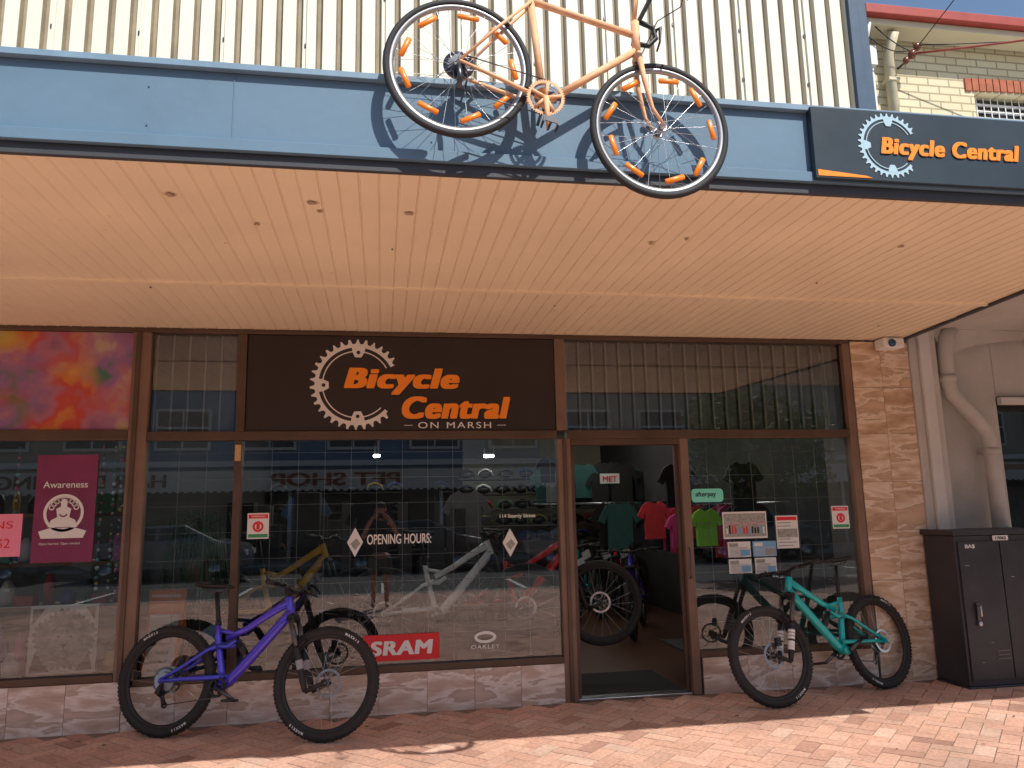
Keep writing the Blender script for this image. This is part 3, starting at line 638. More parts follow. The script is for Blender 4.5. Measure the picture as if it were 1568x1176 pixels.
# colourful banner in left transom
m=bpy.data.materials.new("blurred_colour_banner");m.use_nodes=True;nt=m.node_tree;bs=nt.nodes["Principled BSDF"];bs.inputs["Roughness"].default_value=.3
tc=nt.nodes.new("ShaderNodeTexCoord")
def ns(scale,loc,det):
    mp=nt.nodes.new("ShaderNodeMapping");mp.inputs["Location"].default_value=loc;nt.links.new(tc.outputs["Object"],mp.inputs[0])
    n=nt.nodes.new("ShaderNodeTexNoise");n.inputs["Scale"].default_value=scale;n.inputs["Detail"].default_value=det;nt.links.new(mp.outputs[0],n.inputs["Vector"]);return n
def ramp(src,els):
    r=nt.nodes.new("ShaderNodeValToRGB");r.color_ramp.interpolation='EASE'
    r.color_ramp.elements[0].position=els[0][0];r.color_ramp.elements[0].color=(*els[0][1],1);r.color_ramp.elements[1].position=els[-1][0];r.color_ramp.elements[1].color=(*els[-1][1],1)
    for p_,c_ in els[1:-1]:q=r.color_ramp.elements.new(p_);q.color=(*c_,1)
    nt.links.new(src,r.inputs[0]);return r
r1=ramp(ns(3.0,(0,0,0),3).outputs["Fac"],[(.3,(.24,.10,.20)),(.43,(.42,.15,.22)),(.52,(.52,.07,.05)),(.6,(.58,.20,.05)),(.7,(.60,.32,.08))])
r2=ramp(ns(4.1,(5,3,1),3).outputs["Fac"],[(.3,(.05,.17,.11)),(.43,(.26,.14,.30)),(.52,(.38,.18,.26)),(.6,(.46,.32,.26)),(.7,(.50,.38,.06))])
n3=ns(2.2,(9,2,4),2);mx=nt.nodes.new("ShaderNodeMix");mx.data_type='RGBA';mr=nt.nodes.new("ShaderNodeMapRange");mr.inputs[1].default_value=.4;mr.inputs[2].default_value=.6
nt.links.new(n3.outputs["Fac"],mr.inputs[0]);nt.links.new(mr.outputs[0],mx.inputs[0]);nt.links.new(r1.outputs[0],mx.inputs[6]);nt.links.new(r2.outputs[0],mx.inputs[7]);nt.links.new(mx.outputs[2],bs.inputs["Base Color"])
b=B();b.box((-8,-.01,2.122),(-1.864,.04,2.862),m);b.obj("colourful_window_banner")
e=empty("lion_picture");b=B();b.box((-2.45,.03,.40),(-2.0,.05,.87),whiteP);b.obj("canvas",e)
b=B();furL=mat("lion_mane_print",(.58,.58,.55),.8,col2=(.16,.17,.19),scale=26,stretch=(1,1,.5));blk=mat("ink_print",(.06,.06,.07),.7)
c0=(-2.215,.63)
for (ph,fq,r0) in((0,31,.185),(1.3,23,.15),(2.1,17,.12)):
    b.arcstrip(c0,.05,lambda a:r0+.014*abs(math.sin(a*fq/2+ph))*2+.01*math.sin(a*5+ph),0,2*math.pi,.029-(.19-r0)*.05,.0295-(.19-r0)*.05,furL if ph!=1.3 else greyP,300)
lfm=mat("lion_face_print",(.66,.64,.60),.8,col2=(.34,.33,.31),scale=22)
b.extr([(c0[0]+dx,c0[1]+dz) for dx,dz in((-.05,.09),(0,.10),(.05,.09),(.078,.04),(.06,-.02),(.045,-.08),(.02,-.105),(-.02,-.105),(-.045,-.08),(-.06,-.02),(-.078,.04))],.022,.0245,lfm)
for s_ in(-1,1):
    b.extr([(c0[0]+s_*.02,c0[1]+.025),(c0[0]+s_*.04,c0[1]+.035),(c0[0]+s_*.055,c0[1]+.022),(c0[0]+s_*.038,c0[1]+.016)],.019,.021,blk);b.arcstrip((c0[0]+s_*.082,c0[1]+.10),0,.026,0,2*math.pi,.0175,.021,lfm,20)
    b.extr([(c0[0]+s_*.012,c0[1]+.08),(c0[0]+s_*.018,c0[1]+.08),(c0[0]+s_*.022,c0[1]-.03),(c0[0]+s_*.016,c0[1]-.03)],.019,.021,greyP)
b.extr([(c0[0]-.022,c0[1]-.03),(c0[0]+.022,c0[1]-.03),(c0[0],c0[1]-.052)],.0185,.021,blk);b.box((c0[0]-.002,.019,c0[1]-.072),(c0[0]+.002,.021,c0[1]-.052),blk);b.box((c0[0]-.028,.019,c0[1]-.077),(c0[0]+.028,.021,c0[1]-.072),blk)
b.extr([(-2.43,.42),(-2.30,.42),(-2.40,.55)],.019,.021,blk);b.extr([(-2.13,.42),(-2.02,.42),(-2.05,.54)],.019,.021,blk);b.extr([(-2.43,.85),(-2.35,.85),(-2.43,.74)],.019,.021,blk);b.extr([(-2.08,.85),(-2.02,.85),(-2.02,.76)],.019,.021,blk);b.obj("lion_print",e)
b=B();bc=[mat("bead_a",(.6,.15,.25),.3),mat("bead_b",(.15,.40,.35),.3),mat("bead_c",(.65,.55,.2),.3),mat("bead_d",(.7,.7,.7),.2)]
for xx in(-2.62,-2.04,-1.96,-1.91):
    z=2.0
    while z>.95:b.ball((xx,.06,z),random.uniform(.008,.019),random.choice(bc),8,5);z-=random.uniform(.03,.09)
    b.tube([(xx,.06,.95),(xx,.06,2.04)],.0015,darkst,4)
b.obj("hanging_bead_strings")
b=B();leafM=mat("indoor_plant_leaf",(.07,.17,.07),.5,var=.3)
for k in range(90):
    x_,z_=-1.45+random.uniform(-.12,.12),1.25+random.uniform(-.1,.2);a=random.uniform(0,6.28);l=random.uniform(.2,.6)
    b.tube([(x_,.5,z_),(x_+.12*math.cos(a),.5+.12*math.sin(a),z_+.08),(x_+.2*math.cos(a),.5+.2*math.sin(a),z_-l)],[.004,.006,.002],leafM,4)
b.tube([(-1.45,.5,.95),(-1.45,.5,1.15)],[.09,.13],mat("plant_pot",(.3,.2,.15),.7),14);b.tube([(-1.45,.5,.3),(-1.45,.5,.96)],.02,darkst,8);b.obj("potted_plant")
b=B();shm=mat("display_wood",(.22,.13,.07),.6,var=.2)
for z in(.75,1.1,1.5):b.box((-6,.9,z),(-1.95,1.3,z+.03),shm)
b.obj("display_shelf")
b=B();cols=[mat("item_%d"%i,c,.5) for i,c in enumerate([(.5,.08,.06),(.05,.1,.3),(.5,.4,.1),(.1,.3,.15),(.6,.6,.6),(.04,.04,.04),(.45,.12,.3),(.03,.03,.03),(.06,.05,.05)])]
for z in(.34,.78,1.13,1.53):
    x=-5.9
    while x<-2:
        w=random.uniform(.05,.14);h=random.uniform(.07,.26);mm=random.choice(cols)
        if random.random()<.5:b.box((x,.95,z+.002),(x+w,.95+w,z+h),mm)
        else:b.tube([(x+w/2,1.05,z+.002),(x+w/2,1.05,z+h*.6),(x+w/2,1.05,z+h)],[w*.45,w*.5,w*.2],mm,10)
        x+=w+random.uniform(.01,.08)
b.obj("shelf_merchandise")
b=B()
for x,w,h,mm in((-2.93,.12,.20,cols[3]),(-2.78,.10,.26,cols[0]),(-2.65,.14,.16,cols[4]),(-1.975,.09,.14,cols[2]),(-2.58,.08,.30,cols[6]),(-2.70,.06,.34,cols[1]),(-2.86,.07,.12,cols[2])):
    b.tube([(x+w/2,.12,.386),(x+w/2,.12,.386+h*.55),(x+w/2,.12,.386+h)],[w*.45,w*.5,w*.2],mm,12)
b.obj("window_ledge_ornaments")
e=empty("sandwich_board");b=B();orf=mat("orange_board_frame",(.80,.22,.05),.5)
M_=Matrix.Translation((-1.68,.20,.32))@Matrix.Rotation(rad(-12),4,'Z')
for s_ in(-1,1):
    b.T=M_@Matrix.Translation((0,.10*s_,0))@Matrix.Rotation(rad(11*s_),4,'X')
    b.box((0,-.01,0),(.22,.01,.6),whiteP);b.box((-.02,-.014,-.02),(.0,.014,.62),orf);b.box((.22,-.014,-.02),(.24,.014,.62),orf);b.box((-.02,-.014,.6),(.24,.014,.63),orf);b.box((0,-.013,.45),(.22,-.0101,.58),orf)
    for i in range(5):b.box((.03,-.013,.05+i*.06),(.17,-.0101,.07+i*.06),blk)
b.obj("folding_panels",e)
b=B();plm=mat("plinth_black",(.02,.02,.022),.5)
b.box((.42,.14,.302),(1.36,.24,.60),plm);b.box((-1.0,.9,.302),(-.6,.99,.62),plm);b.obj("display_plinth",bevel=.004)
def shirt(b,x,y,z,m,s=1,th=.05):
    P=[(-.10,.0),(-.20,-.06),(-.30,-.24),(-.22,-.29),(-.17,-.18),(-.17,-.62),(.17,-.62),(.17,-.18),(.22,-.29),(.30,-.24),(.20,-.06),(.10,0),(.05,-.03),(-.05,-.03)]
    b.extr([(x+px*s,z+pz*s) for px,pz in P],y,y+th,m)
b=B();jc=[mat("jersey_%d"%i,c,.85,var=.2,scale=10) for i,c in enumerate([(.5,.03,.04),(.55,.05,.2),(.02,.02,.025),(.03,.03,.04),(.03,.06,.14),(.16,.16,.17),(.02,.02,.02),(.015,.015,.018),(.03,.10,.09),(.02,.02,.02),(.025,.025,.03)])]
b.tube([(1.9,3.6,1.55),(4.0,3.6,1.55)],.012,steel,8);b.tube([(3.85,.8,1.5),(3.95,3.5,1.5)],.012,steel,8)
for i in range(15):shirt(b,2.9+i*.075,3.5+random.uniform(-.1,.15),1.56,random.choice(jc[2:]),random.uniform(.8,1),.02)
for i in range(18):shirt(b,3.6+random.uniform(-.03,.1),1.3+i*.13,1.5,random.choice(jc),.9,.025)
for i in range(14):shirt(b,2.5+i*.12,5.6+random.uniform(-.1,.1),2.1+random.uniform(-.05,.15),random.choice(jc[2:]),random.uniform(.7,1),.02)
hv=mat("hi_vis_green",(.30,.80,.02),.8)
shirt(b,2.98,.75,1.45,hv,.55,.05);shirt(b,3.3,2.2,1.4,jc[1],.6);shirt(b,3.45,2.15,1.5,jc[0],.6);shirt(b,1.80,2.2,2.05,jc[2],.45);shirt(b,3.15,2.6,1.55,jc[0],.7)
shirt(b,-.1,1.9,1.6,jc[2],.9);shirt(b,.9,2.2,1.7,jc[5],.9);shirt(b,-.8,2.5,1.7,jc[4],.9);shirt(b,.4,2.0,1.8,jc[6],.8);shirt(b,3.5,1.0,1.9,jc[6],.7);shirt(b,2.9,1.2,1.9,jc[7],.7)
b.obj("hanging_jerseys")
# helmets: ribbed shells on wall shelves
def helmet(b,x,y,z,m):
    for k in(-2,-1,0,1,2):
        pts=[(x-.13,y+k*.024,z-.03),(x-.10,y+k*.030,z+.05),(x,y+k*.036,z+.085),(x+.10,y+k*.030,z+.045),(x+.13,y+k*.02,z-.03)]
        b.tube(pts,[.012,.016,.018,.016,.012],m,6)
    b.ball((x,y,z),(.115,.085,.065),black,10,6)
b=B()
dkc=[jc[2],jc[3],jc[6],jc[7],jc[5],jc[4],cols[5],cols[7]]
for z_ in(1.02,1.27,1.52,1.77,2.02):
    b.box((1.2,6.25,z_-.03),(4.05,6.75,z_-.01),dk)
    x=1.35
    while x<4.0:
        helmet(b,x,6.4,z_+.06,random.choice(dkc+cols[:5]+[whiteP,redP]));x+=random.uniform(.27,.36)
for z_ in(.92,1.22,1.52,1.82):
    b.box((-1.7,6.3,z_-.02),(1.15,6.8,z_),dk)
    x=-1.6
    while x<1.1:
        helmet(b,x,6.5,z_+.07,random.choice(dkc*2+cols[:5]));x+=random.uniform(.28,.45)
b.obj("helmet_display_wall")
b=B()
for i in range(80):
    x_=random.uniform(-1.6,1.2);y_=random.uniform(1.8,4.5);h=random.uniform(.3,1.7)
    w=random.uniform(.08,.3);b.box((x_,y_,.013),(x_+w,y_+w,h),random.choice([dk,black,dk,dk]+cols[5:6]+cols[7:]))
b.obj("stock_shelves",bevel=.01)
b=B();b.box((2.62,3.0,1.78),(2.86,3.02,1.90),whiteP);e=empty("hanging_brand_sign");b.obj("sheet",e);text("lettering","MET",2.65,2.995,1.80,redP,e,width=.18,heavy=.02)
b=B();lit=mat("fluorescent_tube",(1,.97,.90),.5,emit=24)
e=empty("ceiling_tube_lamps")
for x_,y_ in((1.0,2.1),(-.4,1.9),(2.9,1.8),(3.0,5.0)):
    b.box((x_-.03,y_-.6,2.70),(x_+.03,y_+.6,2.73),lit);
for x0_,x1_,y_ in((-.10,-.05,5.2),(1.45,1.75,5.4)):
    b.tube([(x0_,y_-.6,2.26),(x1_,y_+.7,2.36)],.022,lit,8)
    b.tube([(x0_,y_-.5,2.27),(x0_,y_-.5,2.88)],.004,black,5);b.tube([(x1_,y_+.6,2.36),(x1_,y_+.6,2.88)],.004,black,5)
for x_,y_ in((-3.2,1.9),(-4.6,1.9),(-2.3,2.2)):b.box((x_-.35,y_-.03,2.42),(x_+.35,y_+.03,2.45),lit)
b.obj("tubes",e)
e=empty("security_camera");b=B();b.box((4.30,-.20,2.80),(4.50,-.05,2.895),white);b.obj("housing",e,bevel=.02)
b=B();b.ball((4.37,-.205,2.84),(.035,.03,.035),mat("camera_dome",(.02,.09,.22),.15));b.tube([(4.40,-.1,2.89),(4.40,-.1,2.90)],.04,white,12);b.obj("lens",e)
b=B();b.box((-1.09,-.065,1.88),(-1.05,-.036,2.0),mat("yellow_timber",(.55,.35,.15),.6));b.obj("door_bracket",shop)
# ------------------------------------------------------------------ electrical cabinet
e=empty("electrical_cabinet");cb=mat("cabinet_black_paint",(.030,.032,.040),.38,var=.3,scale=4,bump=.05)
b=B();b.box((4.575,-.42,.02),(5.40,-.06,1.19),cb);b.box((4.56,-.44,1.192),(5.42,-.04,1.235),cb);b.box((4.565,-.43,.0),(5.41,-.05,.02),cb)
b.obj("body",e,bevel=.006)
b=B();b.box((4.60,-.432,.07),(4.975,-.4205,1.14),cb);b.box((4.985,-.432,.07),(5.37,-.4205,1.14),cb)
for xx in(4.66,5.08):
    for z_ in(.22,.25,.28):b.box((xx+.18,-.438,z_),(xx+.30,-.4325,z_+.012),darkst)
b.box((4.69,-.45,.52),(4.72,-.433,.66),darkst);b.tube([(4.705,-.45,.64),(4.705,-.475,.64),(4.705,-.475,.56)],.008,steel,8);b.ball((4.705,-.455,.50),(.018,.012,.022),steel)
b.box((4.92,-.4405,1.145),(5.06,-.4325,1.185),whiteP)
for xx,zz in((4.64,.95),(4.80,.35),(5.05,.85),(5.2,.6),(4.7,.2),(5.3,1.0)):b.box((xx,-.4335,zz),(xx+random.uniform(.01,.05),-.4322,zz+.004),greyP)
b.obj("doors",e,bevel=.003)
text("number","17062",4.94,-.4425,1.152,black,e,width=.10,height=.024,heavy=.02);text("mark","BA$",4.66,-.434,1.085,white,e,width=.09,height=.035,heavy=.03)
# ------------------------------------------------------------------ neighbouring building
nb=empty("neighbouring_building");rend=mat("grey_render",(.52,.51,.485),.85,var=.12,scale=2.2,bump=.2,bscale=30);rendL=mat("pale_pilaster",(.62,.62,.61),.75,var=.1,scale=2)
b=B();b.box((4.642,-.06,0),(4.72,.4,3.0),rend);b.box((4.722,-.09,0),(4.83,.4,3.0),rendL);b.box((4.832,-.07,0),(4.90,.4,3.0),rend)
b.box((4.902,.12,0),(5.62,.5,3.6),rend);b.box((5.622,.12,0),(14,.5,.45),rend);b.box((5.622,.12,2.42),(14,.5,3.6),rend);b.box((5.622,.06,2.34),(14,.119,2.41),rendL);b.box((7.4,.12,.452),(7.9,.5,2.418),rend)
b.box((5.60,.05,.40),(14,.118,.46),rendL)
b.obj("rendered_wall",nb,bevel=.008)
b=B();b.box((5.622,.2,2.30),(14,.25,2.418),black);b.box((5.622,.2,.452),(5.68,.25,2.3),black);b.box((5.68,.2,1.75),(7.4,.25,1.80),black);b.quad([(5.62,.24,.45),(7.4,.24,.45),(7.4,.24,2.4),(5.62,.24,2.4)],glass);b.box((5.6,.9,.3),(14,1.0,2.5),dk);b.obj("window",nb,recalc=False)
b=B()
def slab(z0,z1,ya,yb,dx=.02,x1=14):
    P=[(edge(ya)+dx,ya),(x1,ya),(x1,yb),(edge(yb)+dx,yb)]
    b.add([(x_,y_,z0) for x_,y_ in P]+[(x_,y_,z1) for x_,y_ in P],[(0,1,2,3),(4,5,6,7),(0,1,5,4),(1,2,6,5),(2,3,7,6),(3,0,4,7)],rend)
slab(3.02,3.30,-2.98,.10)
for xx in(6.0,7.6,9.2):b.box((xx,-2.9,2.88),(xx+.14,.1,3.018),rend)
P=[(4.91,3.018)]
for k in range(13):
    a=math.pi*k/12;P.append((6.3-1.25*math.cos(a),2.72+.24*math.sin(a)))
P.append((7.7,3.018));b.extr(P,-.02,.05,rend)
b.obj("portico_ceiling",nb)
cbk=brickmat("cream_painted_brick",(.76,.68,.46),(.70,.61,.40),(.44,.36,.23),3.2,w=.76,h=.27)
b=B();b.box((4.66,.3,3.32),(5.98,.6,6.18),cbk);b.box((5.982,.3,3.32),(7.2,.6,5.12),cbk);b.box((5.982,.3,5.62),(7.2,.6,6.18),cbk);b.box((7.2,.3,3.32),(16,.6,6.18),cbk)
b.obj("cream_brick_wall",nb)
b=B();rg=mat("red_gutter_paint",(.36,.05,.035),.5,var=.15);b.box((4.61,-.02,6.18),(16,.28,6.28),rg);b.box((4.61,.05,6.11),(16,.28,6.178),mat("cream_trim",(.66,.58,.40),.6))
roofM=mat("roof_tin",(.30,.09,.06),.5);b.quad([(4.61,.0,6.27),(16,.0,6.27),(16,5,7.0),(4.61,5,7.0)],roofM);b.obj("red_gutter",nb,bevel=.008)
b=B();b.box((5.96,.27,5.08),(7.22,.299,5.12),rendL);b.box((5.985,.4,5.12),(6.03,.44,5.62),white)
for k in range(6):b.box((6.03,.38,5.16+k*.075),(7.2,.41,5.172+k*.075),white)
for k in range(14):b.box((6.06+k*.085,.375,5.12),(6.07+k*.085,.379,5.62),white)
b.quad([(5.98,.43,5.12),(7.2,.43,5.12),(7.2,.43,5.62),(5.98,.43,5.62)],glass);b.box((5.98,.58,5.1),(7.2,.6,5.64),dk)
rbm=mat("red_brick",(.40,.13,.07),.85,var=.25,scale=12)
for k in range(17):b.box((5.88+k*.082,.282,5.625+.02*math.sin(k/16*math.pi)),(5.95+k*.082,.2995,5.76+.02*math.sin(k/16*math.pi)),rbm)
b.obj("upper_window",nb,recalc=False)
b=B();dpm=mat("cream_downpipe",(.66,.58,.40),.5,var=.1);b.tube([(4.98,.22,3.31),(4.98,.22,5.9),(4.98,.1,6.08)],.05,dpm,14)
for z_ in(5.0,5.6):b.box((4.92,.16,z_),(5.04,.29,z_+.03),dpm)
b.tube([(4.72,.2,3.31),(4.72,.2,6.1)],.035,black,12);b.tube([(4.80,.24,3.31),(4.80,.24,6.0)],.018,rendL,8);b.tube([(4.68,.15,5.9),(4.68,.05,6.12)],.02,white,8)
b.box((4.70,.12,5.72),(4.78,.2,5.92),white);b.obj("wall_pipes",nb)
e=empty("grey_downpipe");b=B();gp_=mat("grey_pipe_paint",(.50,.49,.47),.55,var=.1)
b.tube([(5.10,-.03,3.02),(5.04,-.03,2.92),(5.02,-.03,2.85),(5.01,-.03,2.52),(5.04,-.03,2.42),(5.30,-.03,2.14),(5.36,-.03,2.05),(5.37,-.03,1.95),(5.37,-.03,.0)],.066,gp_,18)
for z_ in(2.56,1.90,1.0):
    xx=5.01 if z_>2.3 else 5.37;b.tube([(xx,-.03,z_-.03),(xx,-.03,z_+.03)],.076,gp_,18);b.box((xx-.02,.03,z_-.02),(xx+.02,.119,z_+.02),gp_)
b.obj("pipe",e)
e=empty("service_wires");b=B();wm=mat("red_cable",(.30,.06,.04),.6)
b.tube([(5.12,.28,5.80),(5.12,.08,5.80)],.012,darkst,6);b.ball((5.12,.06,5.82),(.04,.04,.05),mat("porcelain_insulator",(.18,.05,.03),.2));b.ball((5.20,.08,5.92),(.035,.035,.045),MC["porcelain_insulator"]);b.ball((5.06,.08,5.76),(.03,.03,.04),MC["porcelain_insulator"])
def sag(a,c,s=.1,r=.008,m=wm,n=14):
    a=Vector(a);c=Vector(c);b.tube([a.lerp(c,i/n)-Vector((0,0,s*4*(i/n)*(1-i/n))) for i in range(n+1)],r,m,5)
sag((5.12,.05,5.82),(9,-3.5,5.0),.1,.011);sag((4.70,.1,6.2),(5.12,.05,5.84),.05,.006,black);sag((4.70,.1,6.0),(5.2,.08,5.92),.1,.006,black);sag((5.2,.05,5.92),(10,-1,6.2),.1,.006,black);sag((5.2,.05,5.92),(5.6,-8,8.9),.1,.005,black)
b.obj("cables",e)
# ------------------------------------------------------------------ opposite side of the street
ob=empty("street_building");b=B();ow=mat("opposite_beige_wall",(.42,.36,.27),.8,var=.1);ob_b=mat("opposite_blue_wall",(.15,.24,.34),.7,var=.1);od=mat("opposite_shopfront_dark",(.05,.05,.055),.4);oc=mat("opposite_cream_trim",(.74,.71,.64),.7)
b.box((-40,-31,-.1),(-9,-23,9.5),ow);b.box((-8.99,-31,-.1),(6,-23,7.8),ob_b);b.box((6.01,-31,-.1),(40,-23,10.5),ow)
b.box((-40,-23.01,-.0),(40,-22.9,2.5),od);b.obj("walls",ob)
b=B();b.box((-40,-22.9,2.6),(40,-20.2,2.7),oc);b.box((-40,-20.2,2.35),(40,-20.1,3.0),oc)
for i in range(-160,160):b.box((i*.25,-20.098,2.30),(i*.25+.12,-20.09,2.36),oc)
for x_ in range(-38,40,5):b.tube([(x_,-20.4,-.1),(x_,-20.4,2.4)],.06,white,8)
b.box((-40,-22.85,7.0),(40,-22.6,7.3),oc);b.box((-40,-22.88,3.3),(40,-22.7,3.5),oc)
for x_ in range(-38,38,3):
    b.box((x_,-22.95,3.9),(x_+1.9,-22.88,5.4),oc);b.box((x_+.1,-22.9,4.0),(x_+1.8,-22.86,5.3),od);b.box((x_+.1,-22.87,4.68),(x_+1.8,-22.84,4.74),white);b.box((x_+.92,-22.87,4.0),(x_+.98,-22.845,5.3),white)
for i in range(-6,8):b.box((i*5+1,-22.89,.4),(i*5+3.8,-22.87,2.1),mat("opposite_window_display",(.16,.15,.13),.3,var=.6,scale=1.5))
b.obj("awning_and_windows",ob)
rt=(rad(90),0,rad(180));text("awning_lettering","PET SHOP",.6,-20.07,2.48,mat("gold_print",(.30,.07,.02),.5),ob,width=4.2,height=.42,rot=rt,heavy=.03)
text("awning_lettering_2","HAIR DRESSING",-6.8,-20.07,2.48,mat("brown_print",(.15,.05,.04),.5),ob,width=5,height=.42,rot=rt,heavy=.03)
b=B();b.box((-60,-25,-.13),(60,-18.5,0.0),conc);b.obj("footpath")
def car(name,x,y,colr,rotz=0):
    e=empty(name,(x,y,-.14),(0,0,rotz));cm=mat("car_paint_"+colr[0],colr[1],.25,.3,coat=.6);gm_=mat("car_glass",(.02,.025,.03),.1)
    prof=[(-2.15,.45),(-2.2,.8),(-2.0,.98),(-1.35,1.02),(-.75,1.42),(.55,1.46),(1.45,1.02),(2.05,.9),(2.2,.6),(2.15,.3),(1.75,.28),(-1.8,.28)]
    b=B();vs=[];n=len(prof)
    def yy(z,s_):return s_*(.87 if z<1.0 else .87-(z-1.0)*.45)
    for s_ in(-1,1):
        for px,pz in prof:vs.append((px,yy(pz,s_),pz))
    fs=[tuple(range(n)),tuple(range(n,2*n))[::-1]]+[(i,(i+1)%n,(i+1)%n+n,i+n) for i in range(n)]
    b.add(vs,fs,cm);o=b.obj("body",e,bevel=.05)
    b=B()
    for s_ in(-1,1):
        y1=lambda z:yy(z,s_)+s_*.006
        b.quad([(-1.2,y1(1.06),1.06),(-.15,y1(1.06),1.06),(-.15,y1(1.38),1.38),(-.72,y1(1.38),1.38)],gm_);b.quad([(-.05,y1(1.06),1.06),(1.22,y1(1.06),1.06),(.52,y1(1.4),1.4),(-.05,y1(1.4),1.4)],gm_)
    b.quad([(.62,-.62,1.445),(.62,.62,1.445),(1.40,.74,1.065),(1.40,-.74,1.065)],gm_);b.quad([(-.80,-.62,1.415),(-.80,.62,1.415),(-1.32,.74,1.065),(-1.32,-.74,1.065)],gm_)
    for s_ in(-1,1):b.box((2.08,s_*.5,.62),(2.2,s_*.8,.76),white);b.box((-2.2,s_*.5,.7),(-2.1,s_*.8,.85),redP)
    b.obj("windows_and_lamps",e,recalc=False)
    b=B()
    for wx in(-1.35,1.38):
        for s_ in(-1,1):
            b.ring((wx,s_*.80,.32),.22,[(.10,-.09),(.10,.09),(0,.10),(0,-.10)],rubber,28);b.ring((wx,s_*.86,.32),.10,[(.12,-.02),(.12,.02),(-.1,.04),(-.1,-.04)],steel,20)
    b.obj("wheels",e)
car("parked_car",-5.8,-16.8,("silver",(.22,.23,.25)));car("parked_car",.8,-17,("dark",(.03,.035,.045)));car("parked_car",6.2,-16.9,("white",(.45,.45,.45)));car("parked_car",11.5,-17,("grey",(.12,.13,.15)));car("parked_car",-11,-17,("blue",(.04,.07,.16)))
def tree(x,y,h=5.5,cr=2.3,n=5200):
    e=empty("street_tree",(x,y,0));b=B();bark=mat("bark",(.10,.07,.05),.9,var=.3,bump=.5)
    b.tube([(0,0,-.1),(.05,0,.8),(0,.05,1.7),(.1,0,2.6)],[.16,.12,.10,.08],bark,10)
    cl=[]
    for k in range(13):
        a=random.uniform(0,6.28);r=random.uniform(.4,.85)*cr;z=random.uniform(2.0,h-.6);c=Vector((r*math.cos(a),r*math.sin(a),z));cl.append((c,random.uniform(.5,.95)))
        b.tube([(0,0,random.uniform(1.4,2.3)),c*.5+Vector((0,0,.7)),c],[.06,.035,.012],bark,6)
    cl.append((Vector((0,0,h-.8)),1.0));b.obj("trunk_and_limbs",e)
    b=B();lm=[mat("leaf_a",(.10,.18,.03),.6),mat("leaf_b",(.14,.23,.04),.6),mat("leaf_c",(.06,.11,.02),.6),mat("leaf_d",(.22,.24,.05),.6)]
    for k in range(n):
        c,r=random.choice(cl);d=Vector((random.gauss(0,1),random.gauss(0,1),random.gauss(0,.8))).normalized()*r*random.uniform(.35,1)**.6
        p=c+d;u=Vector((random.gauss(0,1),random.gauss(0,1),random.gauss(0,1))).normalized();w=u.orthogonal().normalized();s_=random.uniform(.06,.11)
        b.add([p-u*s_,p+w*s_*.5,p+u*s_,p-w*s_*.5],[(0,1,2,3)],random.choice(lm))
    b.obj("foliage",e,recalc=False)
tree(8.6,-10.6,4.3,1.7);tree(-14,-14.5)
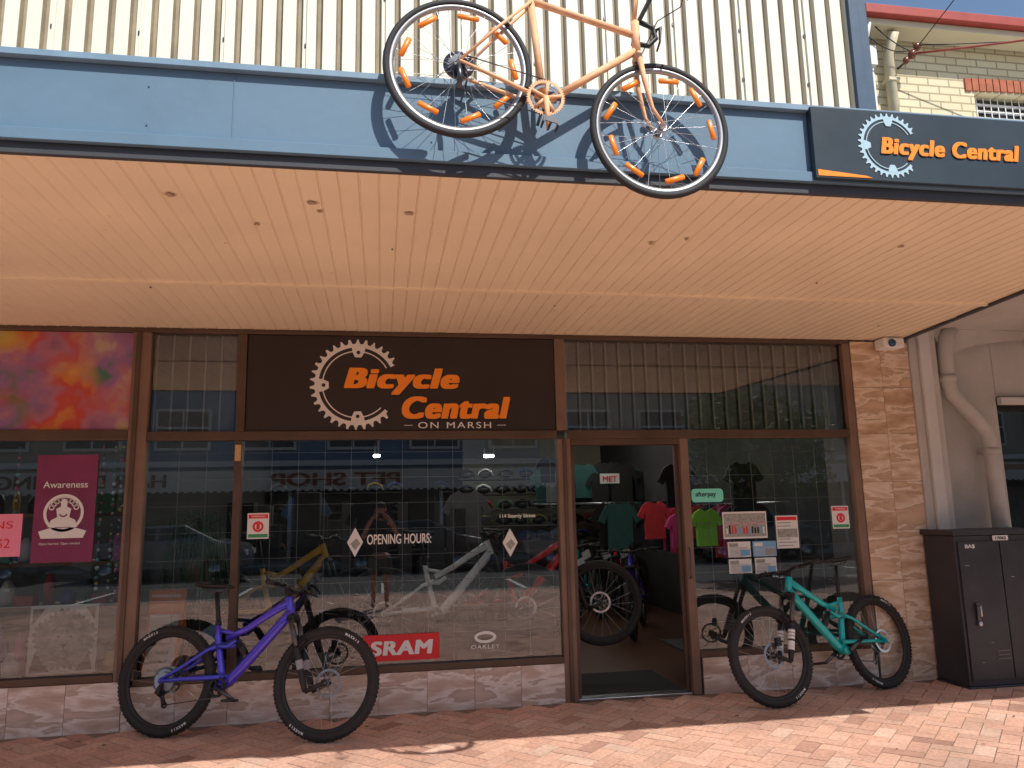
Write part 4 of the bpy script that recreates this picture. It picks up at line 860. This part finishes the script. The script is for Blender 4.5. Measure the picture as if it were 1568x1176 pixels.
# ------------------------------------------------------------------ photographer
def photographer():
    e=empty("photographer",(-.02,-6.62,0))
    def skin(name,vs,es,rs,m):
        me=bpy.data.meshes.new(name);me.from_pydata(vs,es,[]);o=bpy.data.objects.new(name,me);COL.objects.link(o);o.parent=e
        md=o.modifiers.new("skin",'SKIN');sv=me.skin_vertices[0].data
        for i,r_ in enumerate(rs):
            r_=r_ if isinstance(r_,tuple) else (r_,r_);sv[i].radius=r_;sv[i].use_root=(i==0)
        s_=o.modifiers.new("sub",'SUBSURF');s_.levels=2;s_.render_levels=2;me.materials.append(m);md.use_smooth_shade=True;return o
    sk=mat("skin",(.50,.28,.20),.5);sh=mat("dark_shirt",(.05,.055,.07),.85,var=.2);so=mat("dark_shorts",(.06,.06,.07),.85);hr=mat("brown_hair",(.06,.035,.02),.7)
    skin("legs",[(0,0,.85),(.09,0,.80),(.10,.01,.46),(.105,-.02,.09),(.11,.10,.04),(-.09,0,.80),(-.10,.01,.46),(-.105,-.02,.09),(-.11,.10,.04)],[(0,1),(1,2),(2,3),(3,4),(0,5),(5,6),(6,7),(7,8)],[.09,.08,.052,.036,.03,.08,.052,.036,.03],sk)
    skin("shorts",[(0,0,.86),(.095,0,.76),(.11,0,.50),(-.095,0,.76),(-.11,0,.50)],[(0,1),(1,2),(0,3),(3,4)],[(.14,.10),.098,.085,.098,.085],so)
    skin("shirt",[(0,0,.88),(0,0,1.10),(0,0,1.26),(0,0,1.36),(.17,.0,1.33),(.25,.10,1.17),(-.17,0,1.33),(-.25,.10,1.17)],[(0,1),(1,2),(2,3),(2,4),(4,5),(2,6),(6,7)],[(.15,.11),(.14,.11),(.16,.11),.06,.075,.062,.075,.062],sh)
    skin("neck_and_head",[(0,.0,1.34),(0,.01,1.43),(0,.02,1.50),(0,.02,1.57),(0,.01,1.63)],[(0,1),(1,2),(2,3),(3,4)],[.055,.052,(.07,.085),(.078,.095),(.055,.07)],sk)
    b=B();b.ball((0,0,1.605),(.088,.105,.075),hr,16,10);b.ball((0,-.03,1.56),(.088,.09,.10),hr,16,10);b.obj("hair",e)
    b=B();b.tube([(0,.115,1.555),(0,.135,1.525),(0,.115,1.515)],[.010,.015,.012],sk,8)
    for s_ in(-1,1):
        b.ball((s_*.032,.105,1.56),(.012,.008,.008),white);b.ball((s_*.032,.111,1.56),(.005,.004,.005),black);b.ball((s_*.085,.0,1.545),(.012,.022,.032),sk)
    b.ball((0,.107,1.483),(.026,.008,.007),mat("lips",(.45,.16,.14),.5));b.obj("face_features",e)
    for s_ in(-1,1):
        skin("arm",[(s_*.25,.10,1.17),(s_*.27,.17,1.12),(s_*.19,.34,1.30),(s_*.12,.43,1.42),(s_*.10,.455,1.45)],[(0,1),(1,2),(2,3),(3,4)],[.046,.042,.034,.026,(.022,.03)],sk)
        for k,(dz,l) in enumerate(((.03,.055),(.012,.062),(-.006,.058),(-.024,.045))):
            skin("finger",[(s_*.10,.46,1.45+dz),(s_*.085,.484,1.452+dz),(s_*(.085-l*.5),.488,1.452+dz),(s_*(.085-l),.484,1.45+dz)],[(0,1),(1,2),(2,3)],[.010,.009,.008,.007],sk)
        skin("thumb",[(s_*.10,.45,1.42),(s_*.075,.455,1.405),(s_*.05,.462,1.415)],[(0,1),(1,2)],[.012,.010,.009],sk)
    b=B();b.box((-.08,.468,1.415),(.08,.476,1.49),black);b.obj("phone",e,bevel=.003)
photographer()
# ------------------------------------------------------------------ camera, sun, sky
cam=bpy.data.cameras.new("camera");co=bpy.data.objects.new("camera",cam);COL.objects.link(co);scene.camera=co
yw,pt,rl=rad(9.707),rad(9.546),rad(-1.241)
Fv=Vector((math.sin(yw)*math.cos(pt),math.cos(yw)*math.cos(pt),math.sin(pt)));R0=Vector((math.cos(yw),-math.sin(yw),0));U0=R0.cross(Fv)
Rv=R0*math.cos(rl)+U0*math.sin(rl);Uv=U0*math.cos(rl)-R0*math.sin(rl)
M=Matrix.Identity(4)
for i,c in enumerate((Rv,Uv,-Fv)):
    for j in range(3):M[j][i]=c[j]
M.translation=Vector((0,-6.089,1.45));co.matrix_world=M
cam.sensor_width=36;cam.lens=36*1174.4/1568;cam.clip_end=1500;cam.clip_start=.05
d=Vector((-.30,.74,-1)).normalized()
sl=bpy.data.lights.new("sun",'SUN');sl.energy=5.0;sl.angle=rad(.5);sl.color=(1,.955,.88);so=bpy.data.objects.new("sun",sl);COL.objects.link(so);so.rotation_euler=d.to_track_quat('-Z','Y').to_euler();so.location=(5,-10,15)
w=bpy.data.worlds.new("World");scene.world=w;w.use_nodes=True;nt=w.node_tree;bg=nt.nodes["Background"];sky=nt.nodes.new("ShaderNodeTexSky");sky.sky_type='NISHITA';sky.sun_disc=False
sky.sun_elevation=math.asin(-d.z);sky.sun_rotation=math.atan2(-d.x,-d.y);nt.links.new(sky.outputs[0],bg.inputs[0]);bg.inputs[1].default_value=.15
scene.view_settings.view_transform='Standard';scene.view_settings.look='None';scene.view_settings.exposure=0
